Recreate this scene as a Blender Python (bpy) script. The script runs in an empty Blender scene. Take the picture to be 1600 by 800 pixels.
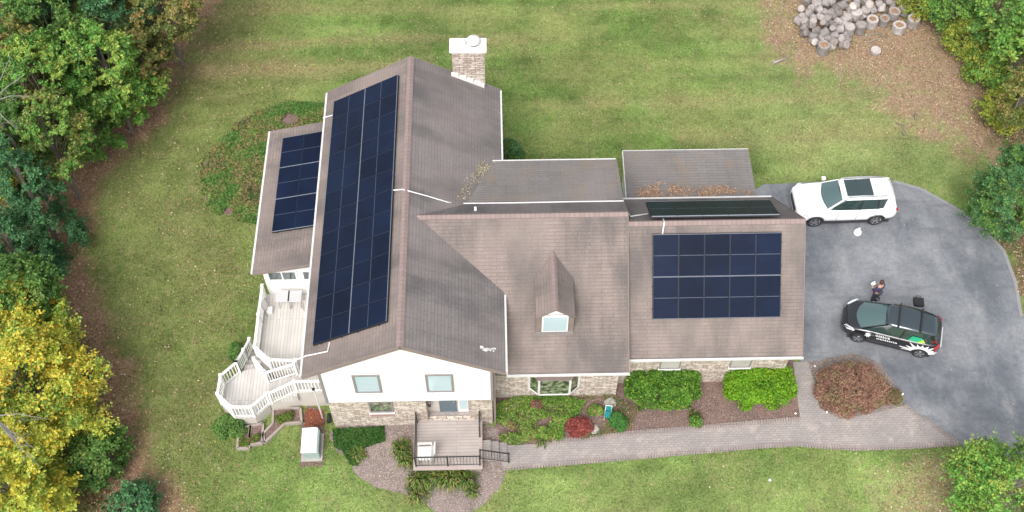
import bpy, bmesh, math, random
import numpy as np
from mathutils import Vector, Matrix, noise as mnoise
random.seed(7); rng=np.random.default_rng(7)
S=bpy.context.scene; C=S.collection
PI=math.pi; R=math.radians
# ------------------------------------------------------------ camera, sky, sun, exposure
H=44.006
CR=Vector((0.99977008,-0.02129109,0.00254426)); CU=Vector((0.01632284,0.83262824,0.55359171)); CF=Vector((0.01390499,0.5534229,-0.83278433))
F=1758.707
cam=bpy.data.cameras.new('camera'); camo=bpy.data.objects.new('camera',cam); C.objects.link(camo)
cam.sensor_width=36; cam.lens=F/1600*36; cam.clip_end=6000; cam.clip_start=.5
camo.matrix_world=Matrix(((CR.x,CU.x,-CF.x,0),(CR.y,CU.y,-CF.y,0),(CR.z,CU.z,-CF.z,H),(0,0,0,1)))
S.camera=camo
SUN_EL=R(52); SUN_AZ=R(200)      # azimuth from +y (north) clockwise: the light comes from the front left
w=bpy.data.worlds.new('World'); S.world=w; w.use_nodes=True
nt=w.node_tree; bg=nt.nodes['Background']
sky=nt.nodes.new('ShaderNodeTexSky'); sky.sky_type='NISHITA'; sky.sun_disc=False
sky.sun_elevation=SUN_EL; sky.sun_rotation=SUN_AZ; sky.dust_density=4; sky.air_density=1.0; sky.ozone_density=1.0
hs=nt.nodes.new('ShaderNodeHueSaturation'); hs.inputs['Saturation'].default_value=.28
nt.links.new(sky.outputs[0],hs.inputs['Color']); nt.links.new(hs.outputs[0],bg.inputs['Color'])
bg.inputs['Strength'].default_value=.15
sun=bpy.data.lights.new('sun','SUN'); sun.energy=1.25; sun.angle=R(30); sun.color=(1,.98,.955)
suno=bpy.data.objects.new('sun',sun); C.objects.link(suno)
sd=Vector((math.sin(SUN_AZ)*math.cos(SUN_EL),math.cos(SUN_AZ)*math.cos(SUN_EL),math.sin(SUN_EL)))
suno.rotation_euler=sd.to_track_quat('Z','Y').to_euler(); suno.location=sd*60
S.view_settings.view_transform='Standard'; S.view_settings.look='None'; S.view_settings.gamma=1
S.view_settings.exposure=.79
S.render.engine='CYCLES'
# ------------------------------------------------------------ measuring helpers (photo point -> place in the world)
CO=Vector((0,0,H))
def ray(x,y): return CR*(x-800)+CU*(400-y)+CF*F
def U(x,y,z=0.):
    d=ray(x,y); return CO+d*((z-H)/d.z)
def UP(x,y,P,n):
    d=ray(x,y); n=Vector(n); return CO+d*((Vector(P)-CO).dot(n)/d.dot(n))
def G(pts,z=0.): return [U(x,y,z) for x,y in pts]
# ------------------------------------------------------------ materials
def mat(name,col=(.5,.5,.5),rough=.7,metal=0,spec=.5,coat=0):
    m=bpy.data.materials.new(name); m.use_nodes=True; b=m.node_tree.nodes['Principled BSDF']
    b.inputs['Base Color'].default_value=(*col,1); b.inputs['Roughness'].default_value=rough
    b.inputs['Metallic'].default_value=metal; b.inputs['Specular IOR Level'].default_value=spec
    b.inputs['Coat Weight'].default_value=coat; b.inputs['Coat Roughness'].default_value=.05
    return m
class NB:
    def __init__(s,m): s.m=m; s.t=m.node_tree; s.b=s.t.nodes['Principled BSDF']; s.pos=None
    def n(s,ty,**k):
        o=s.t.nodes.new(ty)
        for a,v in k.items(): setattr(o,a,v)
        return o
    def l(s,a,b): s.t.links.new(a,b)
    def P(s):
        if s.pos is None: s.pos=s.n('ShaderNodeNewGeometry').outputs['Position']
        return s.pos
    def noise(s,scale,detail=3,vec=None,stretch=None,rough=.55):
        v=vec or s.P()
        if stretch:
            mp=s.n('ShaderNodeMapping'); mp.inputs['Scale'].default_value=stretch; s.l(v,mp.inputs['Vector']); v=mp.outputs[0]
        o=s.n('ShaderNodeTexNoise'); o.inputs['Scale'].default_value=scale; o.inputs['Detail'].default_value=detail; o.inputs['Roughness'].default_value=rough
        s.l(v,o.inputs['Vector']); return o.outputs['Fac']
    def ramp(s,f,a,b,ca=(0,0,0),cb=(1,1,1)):
        o=s.n('ShaderNodeValToRGB'); e=o.color_ramp.elements; e[0].position=a; e[1].position=b; e[0].color=(*ca,1); e[1].color=(*cb,1)
        s.l(f,o.inputs[0]); return o.outputs[0]
    def mix(s,f,a,b,mode='MIX'):
        o=s.n('ShaderNodeMix',data_type='RGBA',blend_type=mode)
        for sock,v in ((o.inputs['Factor'],f),(o.inputs['A'],a),(o.inputs['B'],b)):
            if isinstance(v,(int,float)): sock.default_value=v
            elif isinstance(v,tuple): sock.default_value=(*v,1)
            else: s.l(v,sock)
        return o.outputs['Result']
    def bump(s,h,str_=.3,dist=.02):
        o=s.n('ShaderNodeBump'); o.inputs['Strength'].default_value=str_; o.inputs['Distance'].default_value=dist
        s.l(h,o.inputs['Height']); s.l(o.outputs[0],s.b.inputs['Normal'])
    def col(s,c): s.l(c,s.b.inputs['Base Color'])
    def brick(s,w,h,c1,c2,cm,mortar=.01,off=.5,smooth=.1,bias=0,vec=None,rot=False):
        v=vec
        if v is None: v=s.n('ShaderNodeUVMap').outputs[0]
        if rot:
            mp=s.n('ShaderNodeMapping'); mp.inputs['Rotation'].default_value=(0,0,PI/2); s.l(v,mp.inputs['Vector']); v=mp.outputs[0]
        o=s.n('ShaderNodeTexBrick',offset=off); o.inputs['Scale'].default_value=1
        o.inputs['Brick Width'].default_value=w; o.inputs['Row Height'].default_value=h; o.inputs['Mortar Size'].default_value=mortar
        o.inputs['Mortar Smooth'].default_value=smooth; o.inputs['Bias'].default_value=bias
        o.inputs['Color1'].default_value=(*c1,1); o.inputs['Color2'].default_value=(*c2,1); o.inputs['Mortar'].default_value=(*cm,1)
        s.l(v,o.inputs['Vector']); return o
def shingle(name,base,dark,patch,lo=.42,hi=.68,litter=None):
    m=mat(name,base,.92,spec=.25); n=NB(m)
    a=tuple(c*1.06 for c in base); b=tuple(c*.92 for c in base); k=tuple(c*.55 for c in base)
    br=n.brick(.95,.148,a,b,k,mortar=.013,smooth=.5)
    uv=n.n('ShaderNodeUVMap').outputs[0]
    st=n.noise(.55,5,vec=uv,stretch=(1.3,.45,1),rough=.6); c=n.mix(n.ramp(st,lo,hi),br.outputs['Color'],dark,'MIX')
    mx=n.mix(.78,br.outputs['Color'],c)
    big=n.noise(.32,3,vec=uv); mx=n.mix(n.ramp(big,.42,.72),mx,n.mix(.55,mx,patch))
    fine=n.noise(26,2); mx=n.mix(.55,mx,n.ramp(fine,.25,.75,(.62,.62,.62),(1.25,1.25,1.25)),'MULTIPLY')
    if litter:
        mx=n.mix(n.ramp(n.noise(1.1,6,rough=.7),.5,.7),mx,n.mix(.5,mx,litter))
    n.col(mx); n.bump(br.outputs['Fac'],-.5,.012); return m
M={}
M['sh_pink']=shingle('shingle_pinkish',(.24,.193,.175),(.105,.094,.09),(.27,.222,.195),.38,.6)
M['sh_shaded']=shingle('shingle_painted_shade',(.205,.184,.178),(.098,.09,.09),(.245,.208,.196),.42,.62)  # pinkish shingle made darker and greyer; shade of slopes facing away painted in
M['sh_old']=shingle('shingle_weathered',(.195,.182,.176),(.13,.121,.117),(.235,.205,.19),.4,.75,(.24,.17,.11))
M['ridge']=mat('ridge_shingle',(.31,.225,.205),.9,spec=.2); n=NB(M['ridge'])
br=n.brick(.2,5,(.27,.205,.19),(.235,.18,.168),(.17,.132,.125),mortar=.01,off=0); n.col(br.outputs['Color'])
def stone():
    m=mat('stone_veneer',(.4,.34,.28),.9,spec=.2); n=NB(m)
    uv=n.n('ShaderNodeUVMap').outputs[0]
    nz=n.n('ShaderNodeTexNoise'); nz.inputs['Scale'].default_value=3.2; nz.inputs['Detail'].default_value=2; n.l(uv,nz.inputs['Vector'])
    vm=n.n('ShaderNodeVectorMath',operation='MULTIPLY_ADD'); n.l(nz.outputs['Color'],vm.inputs[0]); vm.inputs[1].default_value=(.16,.12,0); n.l(uv,vm.inputs[2])
    br=n.brick(.36,.115,(.6,.53,.45),(.36,.28,.23),(.17,.14,.12),mortar=.018,smooth=.3,vec=vm.outputs[0])
    br2=n.brick(.36,.115,(0,0,0),(1,1,1),(.4,.4,.4),mortar=.0,vec=vm.outputs[0],bias=.1)
    c=n.mix(n.ramp(n.noise(4.3,2),.5,.62),br.outputs['Color'],n.mix(.6,br.outputs['Color'],(.66,.6,.52)))
    c=n.mix(n.ramp(n.noise(2.7,2,stretch=(1,1,2.5)),.56,.68),c,n.mix(.55,c,(.3,.24,.23)))
    n.col(c); n.bump(br.outputs['Fac'],-.8,.03); return m
M['stone']=stone()
def wood(name,c,w=.14,rot=True,dirt=.25,gap=.45):
    m=mat(name,c,.75,spec=.3); n=NB(m)
    br=n.brick(3.6,w,tuple(x*1.07 for x in c),tuple(x*.9 for x in c),tuple(x*gap for x in c),mortar=.007,smooth=.2,rot=rot)
    x=n.mix(n.ramp(n.noise(1.6,4),.4,.75),br.outputs['Color'],n.mix(dirt,br.outputs['Color'],tuple(v*.5 for v in c)))
    n.col(x); return m
M['deck']=wood('deck_boards',(.56,.53,.49)); M['deck_grey']=wood('lower_deck_boards',(.54,.51,.48))
M['porch']=wood('porch_boards',(.42,.365,.335),.14,False,.35,.5)
def noisy(name,c,rough=.7,amt=.3,sc=3,sp=.4,c2=None,metal=0,lo=.35,hi=.7):
    m=mat(name,c,rough,metal,sp); n=NB(m); c2=c2 or tuple(x*.6 for x in c)
    a=n.mix(n.ramp(n.noise(sc,5),lo,hi),c,n.mix(amt,c,c2)); n.col(a); return m
def mixc(a,b,t): return tuple(x*(1-t)+y*t for x,y in zip(a,b))
M['siding']=mat('white_siding',(.8,.79,.78),.6,spec=.3); n=NB(M['siding'])
sb_=n.brick(8,.2,(.82,.81,.8),(.8,.79,.78),(.66,.65,.64),mortar=.006,off=0); n.col(n.mix(n.ramp(n.noise(.8,4),.4,.8),sb_.outputs['Color'],(.72,.7,.67)))
M['white']=noisy('white_trim',(.8,.79,.77),.5,.2,2,.4); M['skirt']=noisy('beige_skirting',(.52,.48,.43),.8,.4,1.3)
M['gutter']=noisy('white_gutter',(.64,.63,.61),.45,.35,2.5,.5)
M['fascia']=noisy('brown_fascia',(.235,.185,.17),.7,.4,3)
M['frame']=noisy('taupe_frame',(.25,.225,.22),.6,.3,4)
M['conduit']=mat('white_conduit',(.7,.7,.7),.5)
M['sky_blind']=mat('painted_sky_and_curtain_glass',(.45,.56,.6),.12,0,.6,coat=.5); n=NB(M['sky_blind'])  # sky reflection and white curtain put into the pale pane colour
bb=n.brick(4,.07,(.44,.56,.6),(.42,.53,.58),(.36,.46,.5),mortar=.006,off=0); n.col(bb.outputs['Color'])
M['glass']=mat('dark_window_glass',(.06,.085,.085),.05,0,.8,coat=1)
M['garden_refl']=mat('painted_garden_reflection_glass',(.12,.16,.1),.08,0,.7,coat=1); n=NB(M['garden_refl']); n.col(n.mix(n.ramp(n.noise(5,4),.4,.62),(.03,.04,.03),(.28,.33,.2)))  # green reflection of the garden painted into the pane colour as noise
M['door']=noisy('slate_door',(.1,.14,.165),.4,.3,4)
M['black']=mat('black_metal',(.02,.02,.022),.4); M['rubber']=mat('rubber',(.018,.018,.02),.8)
M['darkm']=mat('dark_plastic',(.035,.035,.04),.5)
def cells():
    m=mat('solar_cells',(.008,.014,.04),.22,0,.1,coat=.02); n=NB(m)
    br=n.brick(.166,.166,(.006,.01,.024),(.005,.008,.021),(.008,.013,.03),mortar=.003,off=0)
    n.col(n.mix(n.ramp(n.noise(.6,3),.35,.7),br.outputs['Color'],n.mix(.45,br.outputs['Color'],(.01,.022,.06)))); oi=n.n('ShaderNodeObjectInfo'); src=n.b.inputs['Base Color'].links[0].from_socket; n.col(n.mix(oi.outputs['Random'],n.mix(.45,src,(.003,.006,.014)),n.mix(.12,src,(.012,.024,.06)))); return m
M['cells']=cells()
M['pframe']=mat('panel_frame',(.014,.02,.034),.5); M['pline']=mat('panel_midline',(.055,.068,.1),.5); M['pend']=mat('panel_end_frame',(.2,.22,.26),.45); M['rail']=mat('rack_rail',(.012,.012,.014),.6)
def asphalt():
    m=mat('asphalt',(.1,.11,.125),.85,spec=.35); n=NB(m)
    a=n.mix(n.ramp(n.noise(.25,6,rough=.65),.36,.64),(.245,.252,.265),(.108,.118,.134))
    a=n.mix(n.ramp(n.noise(.9,6,stretch=(1,.35,1)),.52,.7),a,n.mix(.55,a,(.3,.305,.31)))
    a=n.mix(n.ramp(n.noise(2.2,5),.6,.74),a,n.mix(.45,a,(.09,.097,.11)))
    a=n.mix(.6,a,n.ramp(n.noise(30,2),.25,.75,(.7,.7,.7),(1.25,1.25,1.25)),'MULTIPLY')
    cr=n.n('ShaderNodeTexVoronoi',feature='DISTANCE_TO_EDGE'); cr.inputs['Scale'].default_value=.23
    dn=n.n('ShaderNodeTexNoise'); dn.inputs['Scale'].default_value=1.1; dn.inputs['Detail'].default_value=4; n.l(n.P(),dn.inputs['Vector'])
    vm=n.n('ShaderNodeVectorMath',operation='MULTIPLY_ADD'); n.l(dn.outputs['Color'],vm.inputs[0]); vm.inputs[1].default_value=(1.6,1.6,0); n.l(n.P(),vm.inputs[2]); n.l(vm.outputs[0],cr.inputs['Vector'])
    a=n.mix(n.ramp(cr.outputs['Distance'],.0,.006,(.16,.16,.16),(0,0,0)),a,(.08,.085,.09))
    a=n.mix(.8,a,n.ramp(n.noise(4.5,6,rough=.75),.3,.7,(.8,.8,.8),(1.2,1.2,1.2)),'MULTIPLY')
    tr=n.noise(.5,5,stretch=(.5,2.6,1),rough=.6); a=n.mix(n.ramp(tr,.56,.68),a,n.mix(.5,a,(.1,.107,.118)))
    n.col(a); n.bump(n.noise(40,2),.35,.012); return m
M['asphalt']=asphalt()
def pavers(name,c1,c2,cm,w,h,mo=.012):
    m=mat(name,c1,.9,spec=.2); n=NB(m)
    br=n.brick(w,h,c1,c2,cm,mortar=mo,smooth=.3)
    x=n.mix(n.ramp(n.noise(.7,4),.4,.68),br.outputs['Color'],n.mix(.5,br.outputs['Color'],(.22,.2,.2)))
    x=n.mix(n.ramp(n.noise(1.9,4),.55,.7),x,n.mix(.4,x,(.48,.4,.36)))
    x=n.mix(.5,x,n.ramp(n.noise(22,2),.25,.75,(.7,.7,.7),(1.25,1.25,1.25)),'MULTIPLY')
    n.col(x); n.bump(br.outputs['Fac'],-.5,.01); return m
M['paver']=pavers('brick_pavers',(.365,.325,.3),(.305,.27,.252),(.235,.208,.194),.21,.105)
M['paver_edge']=pavers('edging_pavers',(.34,.28,.255),(.28,.235,.215),(.18,.15,.14),.11,.3)
def soil(name,c,c2,c3):
    m=mat(name,c,.95,spec=.1); n=NB(m)
    a=n.mix(n.ramp(n.noise(1.1,5),.35,.68),c,c2); a=n.mix(n.ramp(n.noise(17,4),.5,.62),a,c3)
    a=n.mix(.8,a,n.ramp(n.noise(34,2),.3,.7,(.45,.45,.45),(1.35,1.35,1.35)),'MULTIPLY')
    n.col(a); n.bump(n.noise(20,4),.7,.04); return m
M['mulch']=soil('bark_mulch',(.2,.135,.115),(.135,.1,.088),(.28,.19,.16))
M['gravelly']=soil('old_mulch',(.255,.205,.185),(.185,.155,.14),(.34,.27,.235))
M['redmulch']=soil('red_mulch',(.2,.06,.04),(.15,.05,.035),(.26,.1,.07))
def attrmat(name,rough=.65,trans=.25,spec=.25):
    m=mat(name,(.1,.2,.05),rough,spec=spec); n=NB(m)
    a=n.n('ShaderNodeAttribute',attribute_name='leafcol')
    n.col(a.outputs['Color'])
    if trans:
        t=n.n('ShaderNodeBsdfTranslucent'); n.l(a.outputs['Color'],t.inputs[0]); mx=n.n('ShaderNodeMixShader'); mx.inputs[0].default_value=trans
        n.l(n.b.outputs[0],mx.inputs[1]); n.l(t.outputs[0],mx.inputs[2]); n.l(mx.outputs[0],m.node_tree.nodes['Material Output'].inputs[0])
    return m
M['leaf']=attrmat('leaves',trans=.38); M['blade']=attrmat('grass_blades',.7,.2); M['litter']=attrmat('dry_leaves',.85,.0,.1)
M['bark']=noisy('bark',(.2,.17,.14),.95,.7,6); M['palebark']=noisy('pale_bark',(.26,.245,.22),.9,.5,6)
M['logside']=noisy('weathered_log_bark',(.36,.33,.315),.95,.8,7,.1,(.2,.18,.175)); M['logtop']=noisy('log_cut_face',(.44,.4,.375),.95,.8,5,.1,(.27,.22,.2))
M['logrot']=soil('leaf_filled_hollow',(.33,.2,.13),(.2,.13,.09),(.42,.27,.18))
M['carwhite']=mat('white_car_paint',(.82,.82,.82),.3,0,.5,coat=1); M['carblack']=mat('black_car_paint',(.012,.014,.017),.2,.1,.6,coat=1)
M['carglass']=mat('car_glass',(.025,.045,.045),.04,0,.8,coat=1); M['wshield']=mat('windscreen_glass',(.06,.11,.11),.06,0,.7,coat=1)
M['chrome']=mat('alloy',(.55,.56,.58),.25,.9); M['red']=mat('tail_lamp_red',(.35,.01,.015),.2,coat=1); M['lamp']=mat('headlamp_lens',(.6,.62,.64),.12,coat=1)
M['green']=mat('green_vinyl',(.02,.32,.16),.4); M['lime']=mat('lime_vinyl',(.35,.55,.06),.4); M['vinyl']=mat('white_vinyl',(.8,.8,.8),.4)
M['roofglass']=mat('gloss_dark_roof',(.035,.05,.06),.1,.2,.6,coat=1)
M['skin']=mat('skin',(.42,.24,.17),.6); M['hair']=mat('brown_hair',(.07,.03,.02),.7); M['jacket']=noisy('plum_jacket',(.06,.045,.1),.9,.5,8); M['jeans']=noisy('dark_trousers',(.05,.055,.07),.9,.4,8)
M['stonewhite']=mat('flashing',(.68,.66,.63),.6); M['concrete']=noisy('concrete',(.42,.4,.36),.9,.5,3)
M['teal']=mat('teal_plastic',(.01,.2,.2),.5); M['bag']=mat('white_bag',(.8,.8,.8),.5)
M['curb']=noisy('timber_edging',(.34,.29,.25),.9,.5,4)
# ------------------------------------------------------------ mesh helpers
def rawmesh(name,verts,faces,mats,uvs=True,midx=None,smooth=False):
    me=bpy.data.meshes.new(name); me.from_pydata([tuple(v) for v in verts],[],faces)
    for m in (mats if isinstance(mats,(list,tuple)) else [mats]): me.materials.append(m)
    if midx: me.polygons.foreach_set('material_index',midx)
    if smooth: me.polygons.foreach_set('use_smooth',[True]*len(me.polygons))
    if uvs:
        l=me.uv_layers.new(name='UVMap')
        for p in me.polygons:
            n=p.normal
            if abs(n.z)>.995: uu=Vector((1,0,0)); vv=Vector((0,1,0))
            else:
                uu=Vector((0,0,1)).cross(n).normalized(); vv=n.cross(uu)
                if vv.z<0: vv=-vv
            for li in p.loop_indices:
                co=me.vertices[me.loops[li].vertex_index].co; l.data[li].uv=(co.dot(uu),co.dot(vv))
    me.update(); return me
class MB:
    def __init__(s): s.v=[]; s.f=[]; s.mi=[]
    def add(s,vs,fs,mi=0):
        o=len(s.v); s.v+= [Vector(v) for v in vs]; s.f+=[tuple(i+o for i in f) for f in fs]; s.mi+=[mi]*len(fs); return s
    def box(s,x0,x1,y0,y1,z0,z1,mi=0):
        return s.add([(x0,y0,z0),(x1,y0,z0),(x1,y1,z0),(x0,y1,z0),(x0,y0,z1),(x1,y0,z1),(x1,y1,z1),(x0,y1,z1)],
            [(0,3,2,1),(4,5,6,7),(0,1,5,4),(1,2,6,5),(2,3,7,6),(3,0,4,7)],mi)
    def prism(s,poly,d,mi=0):      # poly: top polygon (counter-clockwise seen from its outside); d: vector to its back side
        n=len(poly); d=Vector(d); a=[Vector(p) for p in poly]
        return s.add(a+[p+d for p in a],[tuple(range(n)),tuple(range(2*n-1,n-1,-1))]+[(i,n+i,n+(i+1)%n,(i+1)%n) for i in range(n)],mi)
    def bar(s,a,b,wd,ht,mi=0,up=(0,0,1)):
        a=Vector(a); b=Vector(b); d=(b-a).normalized(); u=Vector(up)
        if abs(d.dot(u))>.98: u=Vector((0,1,0))
        r=d.cross(u).normalized()*wd/2; t=r.cross(d).normalized()*ht/2
        vs=[a-r-t,a+r-t,a+r+t,a-r+t,b-r-t,b+r-t,b+r+t,b-r+t]
        return s.add(vs,[(0,1,2,3),(7,6,5,4),(0,4,5,1),(1,5,6,2),(2,6,7,3),(3,7,4,0)],mi)
    def tube(s,pts,rad,seg=8,mi=0,cap=True):
        pts=[Vector(p) for p in pts]; rad=rad if isinstance(rad,(list,tuple)) else [rad]*len(pts); vs=[];fs=[]
        for i,p in enumerate(pts):
            d=(pts[min(i+1,len(pts)-1)]-pts[max(i-1,0)]).normalized(); u=Vector((0,0,1)) if abs(d.z)<.9 else Vector((1,0,0))
            r=d.cross(u).normalized(); t=d.cross(r).normalized()
            for k in range(seg):
                a=2*PI*k/seg; vs.append(p+(r*math.cos(a)+t*math.sin(a))*rad[i])
        for i in range(len(pts)-1):
            for k in range(seg):
                a=i*seg+k;b=i*seg+(k+1)%seg; fs.append((a,b,b+seg,a+seg))
        if cap: fs.append(tuple(range(seg-1,-1,-1))); fs.append(tuple(range((len(pts)-1)*seg,len(pts)*seg)))
        return s.add(vs,fs,mi)
    def lathe(s,prof,c=(0,0,0),seg=16,mi=0,ax='z'):
        vs=[];fs=[]
        for r,z in prof:
            for k in range(seg):
                a=2*PI*k/seg; x,y=r*math.cos(a),r*math.sin(a)
                vs.append(Vector(c)+Vector((x,y,z) if ax=='z' else (x,z,y)))
        for i in range(len(prof)-1):
            for k in range(seg):
                a=i*seg+k;b=i*seg+(k+1)%seg; fs.append((a,b,b+seg,a+seg) if ax=='z' else (a,a+seg,b+seg,b))
        return s.add(vs,fs,mi)
    def build(s,name,mats,parent=None,smooth=False):
        me=rawmesh(name,s.v,s.f,mats,True,s.mi,smooth); o=bpy.data.objects.new(name,me); C.objects.link(o)
        bm=bmesh.new(); bm.from_mesh(me); bmesh.ops.recalc_face_normals(bm,faces=bm.faces); bm.to_mesh(me); bm.free()
        if parent: o.parent=parent; o.matrix_parent_inverse=parent.matrix_world.inverted() if False else Matrix()
        return o
def tag(o,label=None,cat=None,group=None,kind=None):
    if label: o['label']=label
    if cat: o['category']=cat
    if group: o['group']=group
    if kind: o['kind']=kind
    return o
def thing(name,label,cat,loc=(0,0,0),rz=0,group=None):
    o=bpy.data.objects.new(name,None); C.objects.link(o); o.location=loc; o.rotation_euler=(0,0,rz); o.empty_display_size=.3
    return tag(o,label,cat,group)
def copy_tree(o,parent=None):
    c=o.copy(); C.objects.link(c); c.parent=parent
    for ch in list(o.children): copy_tree(ch,c)
    return c
def bevel(o,w=.01,seg=2):
    m=o.modifiers.new('b','BEVEL'); m.width=w; m.segments=seg; m.limit_method='ANGLE'; return o
# numpy mesh with per-vertex colour
def quads(name,V,col,m,parent=None,k=4):
    nv=len(V); nf=nv//k; me=bpy.data.meshes.new(name)
    me.vertices.add(nv); me.vertices.foreach_set('co',V.astype(np.float32).ravel())
    me.loops.add(nv); me.loops.foreach_set('vertex_index',np.arange(nv,dtype=np.int32))
    me.polygons.add(nf); me.polygons.foreach_set('loop_start',np.arange(0,nv,k,dtype=np.int32))
    a=me.color_attributes.new('leafcol','FLOAT_COLOR','POINT'); cc=np.ones((nf,4),np.float32); cc[:,:3]=col
    a.data.foreach_set('color',np.repeat(cc,k,0).ravel()); me.materials.append(m); me.update(calc_edges=True)
    o=bpy.data.objects.new(name,me); C.objects.link(o)
    if parent: o.parent=parent
    return o
def leafquads(P,Nrm,size,aspect=.6):
    n=len(P); Nrm=Nrm/np.linalg.norm(Nrm,axis=1,keepdims=True)
    t=rng.normal(size=(n,3)); t-=Nrm*np.sum(t*Nrm,1,keepdims=True); t/=np.linalg.norm(t,axis=1,keepdims=True); b=np.cross(Nrm,t)
    sz=(size*rng.uniform(.6,1.35,n))[:,None]
    V=np.stack([P+t*sz*.5,P+b*sz*aspect*.5+Nrm*sz*.06,P-t*sz*.5,P-b*sz*aspect*.5-Nrm*sz*.06],1)
    return V.reshape(-1,3)
def inpoly(X,Y,poly):
    r=np.zeros(X.shape,bool); n=len(poly)
    for i in range(n):
        x1,y1=poly[i][0],poly[i][1]; x2,y2=poly[(i+1)%n][0],poly[(i+1)%n][1]
        if y1==y2: continue
        c=((y1>Y)!=(y2>Y))&(X<(x2-x1)*(Y-y1)/(y2-y1)+x1); r^=c
    return r
def segdist(X,Y,poly):
    d=np.full(X.shape,1e9); n=len(poly)
    for i in range(n):
        ax,ay=poly[i][0],poly[i][1]; bx,by=poly[(i+1)%n][0],poly[(i+1)%n][1]; L=(bx-ax)**2+(by-ay)**2+1e-9
        t=np.clip(((X-ax)*(bx-ax)+(Y-ay)*(by-ay))/L,0,1); d=np.minimum(d,np.hypot(X-ax-t*(bx-ax),Y-ay-t*(by-ay)))
    return d
def sdf(X,Y,poly): d=segdist(X,Y,poly); return np.where(inpoly(X,Y,poly),-d,d)
def vnoise(X,Y,sc,seed=0):     # smooth value noise
    r=np.random.default_rng(seed).random((128,128)); x=X*sc+1000.3; y=Y*sc+1000.7
    xi=np.floor(x).astype(int); yi=np.floor(y).astype(int); fx=x-xi; fy=y-yi; fx=fx*fx*(3-2*fx); fy=fy*fy*(3-2*fy)
    g=lambda a,b:r[a%128,b%128]
    return (g(xi,yi)*(1-fx)+g(xi+1,yi)*fx)*(1-fy)+(g(xi,yi+1)*(1-fx)+g(xi+1,yi+1)*fx)*fy
def fbm(X,Y,sc,seed=0): return (vnoise(X,Y,sc,seed)+.5*vnoise(X,Y,sc*2.1,seed+1)+.25*vnoise(X,Y,sc*4.3,seed+2))/1.75
# ------------------------------------------------------------ ground
P_forest=G([(-900,-600),(330,-600),(310,-60),(270,0),(245,60),(225,120),(195,165),(140,205),(105,240),(85,300),(60,350),(55,420),(100,500),(140,580),(155,650),(165,720),(180,800),(210,1000),(-900,1000)])
P_litterL=G([(345,-40),(320,20),(285,90),(250,180),(215,235),(170,265),(140,330),(125,410),(150,480),(185,560),(212,640),(240,720),(280,800),(150,830),(100,500),(40,350),(150,170),(240,30),(290,-40)])
P_forestR=G([(1480,-500),(1450,-20),(1480,60),(1530,120),(1555,215),(1560,250),(1545,330),(1570,400),(1610,470),(2400,470),(2400,-500)])
P_litterR=G([(1215,-60),(1210,20),(1212,75),(1245,105),(1310,118),(1345,125),(1400,165),(1440,205),(1500,225),(1540,260),(1560,330),(1590,400),(1600,500),(1680,500),(1680,-60)])
P_litterBR=G([(1400,760),(1430,725),(1520,712),(1600,735),(1650,820),(1450,850),(1380,820)])
P_drive=G([(1176,289),(1245,286),(1330,281),(1395,283),(1440,296),(1500,329),(1540,360),(1568,392),(1586,440),(1596,495),(1640,560),(1900,620),(1900,740),(1640,735),(1560,722),(1525,708),(1498,692),(1452,660),(1412,633),(1396,600),(1372,566),(1330,552),(1300,566),(1236,566),(1236,430),(1176,330)])
P_path=G([(782,697),(840,694),(930,684),(1000,676),(1100,668),(1180,661),(1250,655),(1239,566),(1262,566),(1287,642),(1312,655),(1360,647),(1412,634),(1452,661),(1497,693),(1440,697),(1340,701),(1300,699),(1245,694),(1180,698),(1000,714),(880,724),(786,732)])
P_bedF=G([(771,612),(1240,560),(1250,655),(1180,661),(1100,668),(1000,676),(930,684),(840,694),(772,698)])
P_bedR=G([(1262,566),(1330,552),(1372,566),(1398,600),(1412,634),(1360,648),(1312,656),(1287,642)])
P_bedP=G([(512,668),(600,650),(770,650),(792,732),(785,760),(755,790),(720,806),(690,806),(655,780),(600,765),(555,745),(545,715),(520,700)])
P_ivy=G([(345,225),(370,200),(400,180),(450,165),(500,168),(520,190),(510,300),(420,345),(395,345),(350,335),(325,318),(316,285),(318,255)])
nx=[-3000,-1200,-500,-200,-110,-70,-50]+list(np.arange(-42,42.1,.25))+[50,70,110,200,500,1200,3000]
ny=[-3000,-1000,-300,-100,-40,-10,2]+list(np.arange(8,62,.25))+[70,90,130,220,500,1200,3000]
GX,GY=np.meshgrid(nx,ny)
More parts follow.
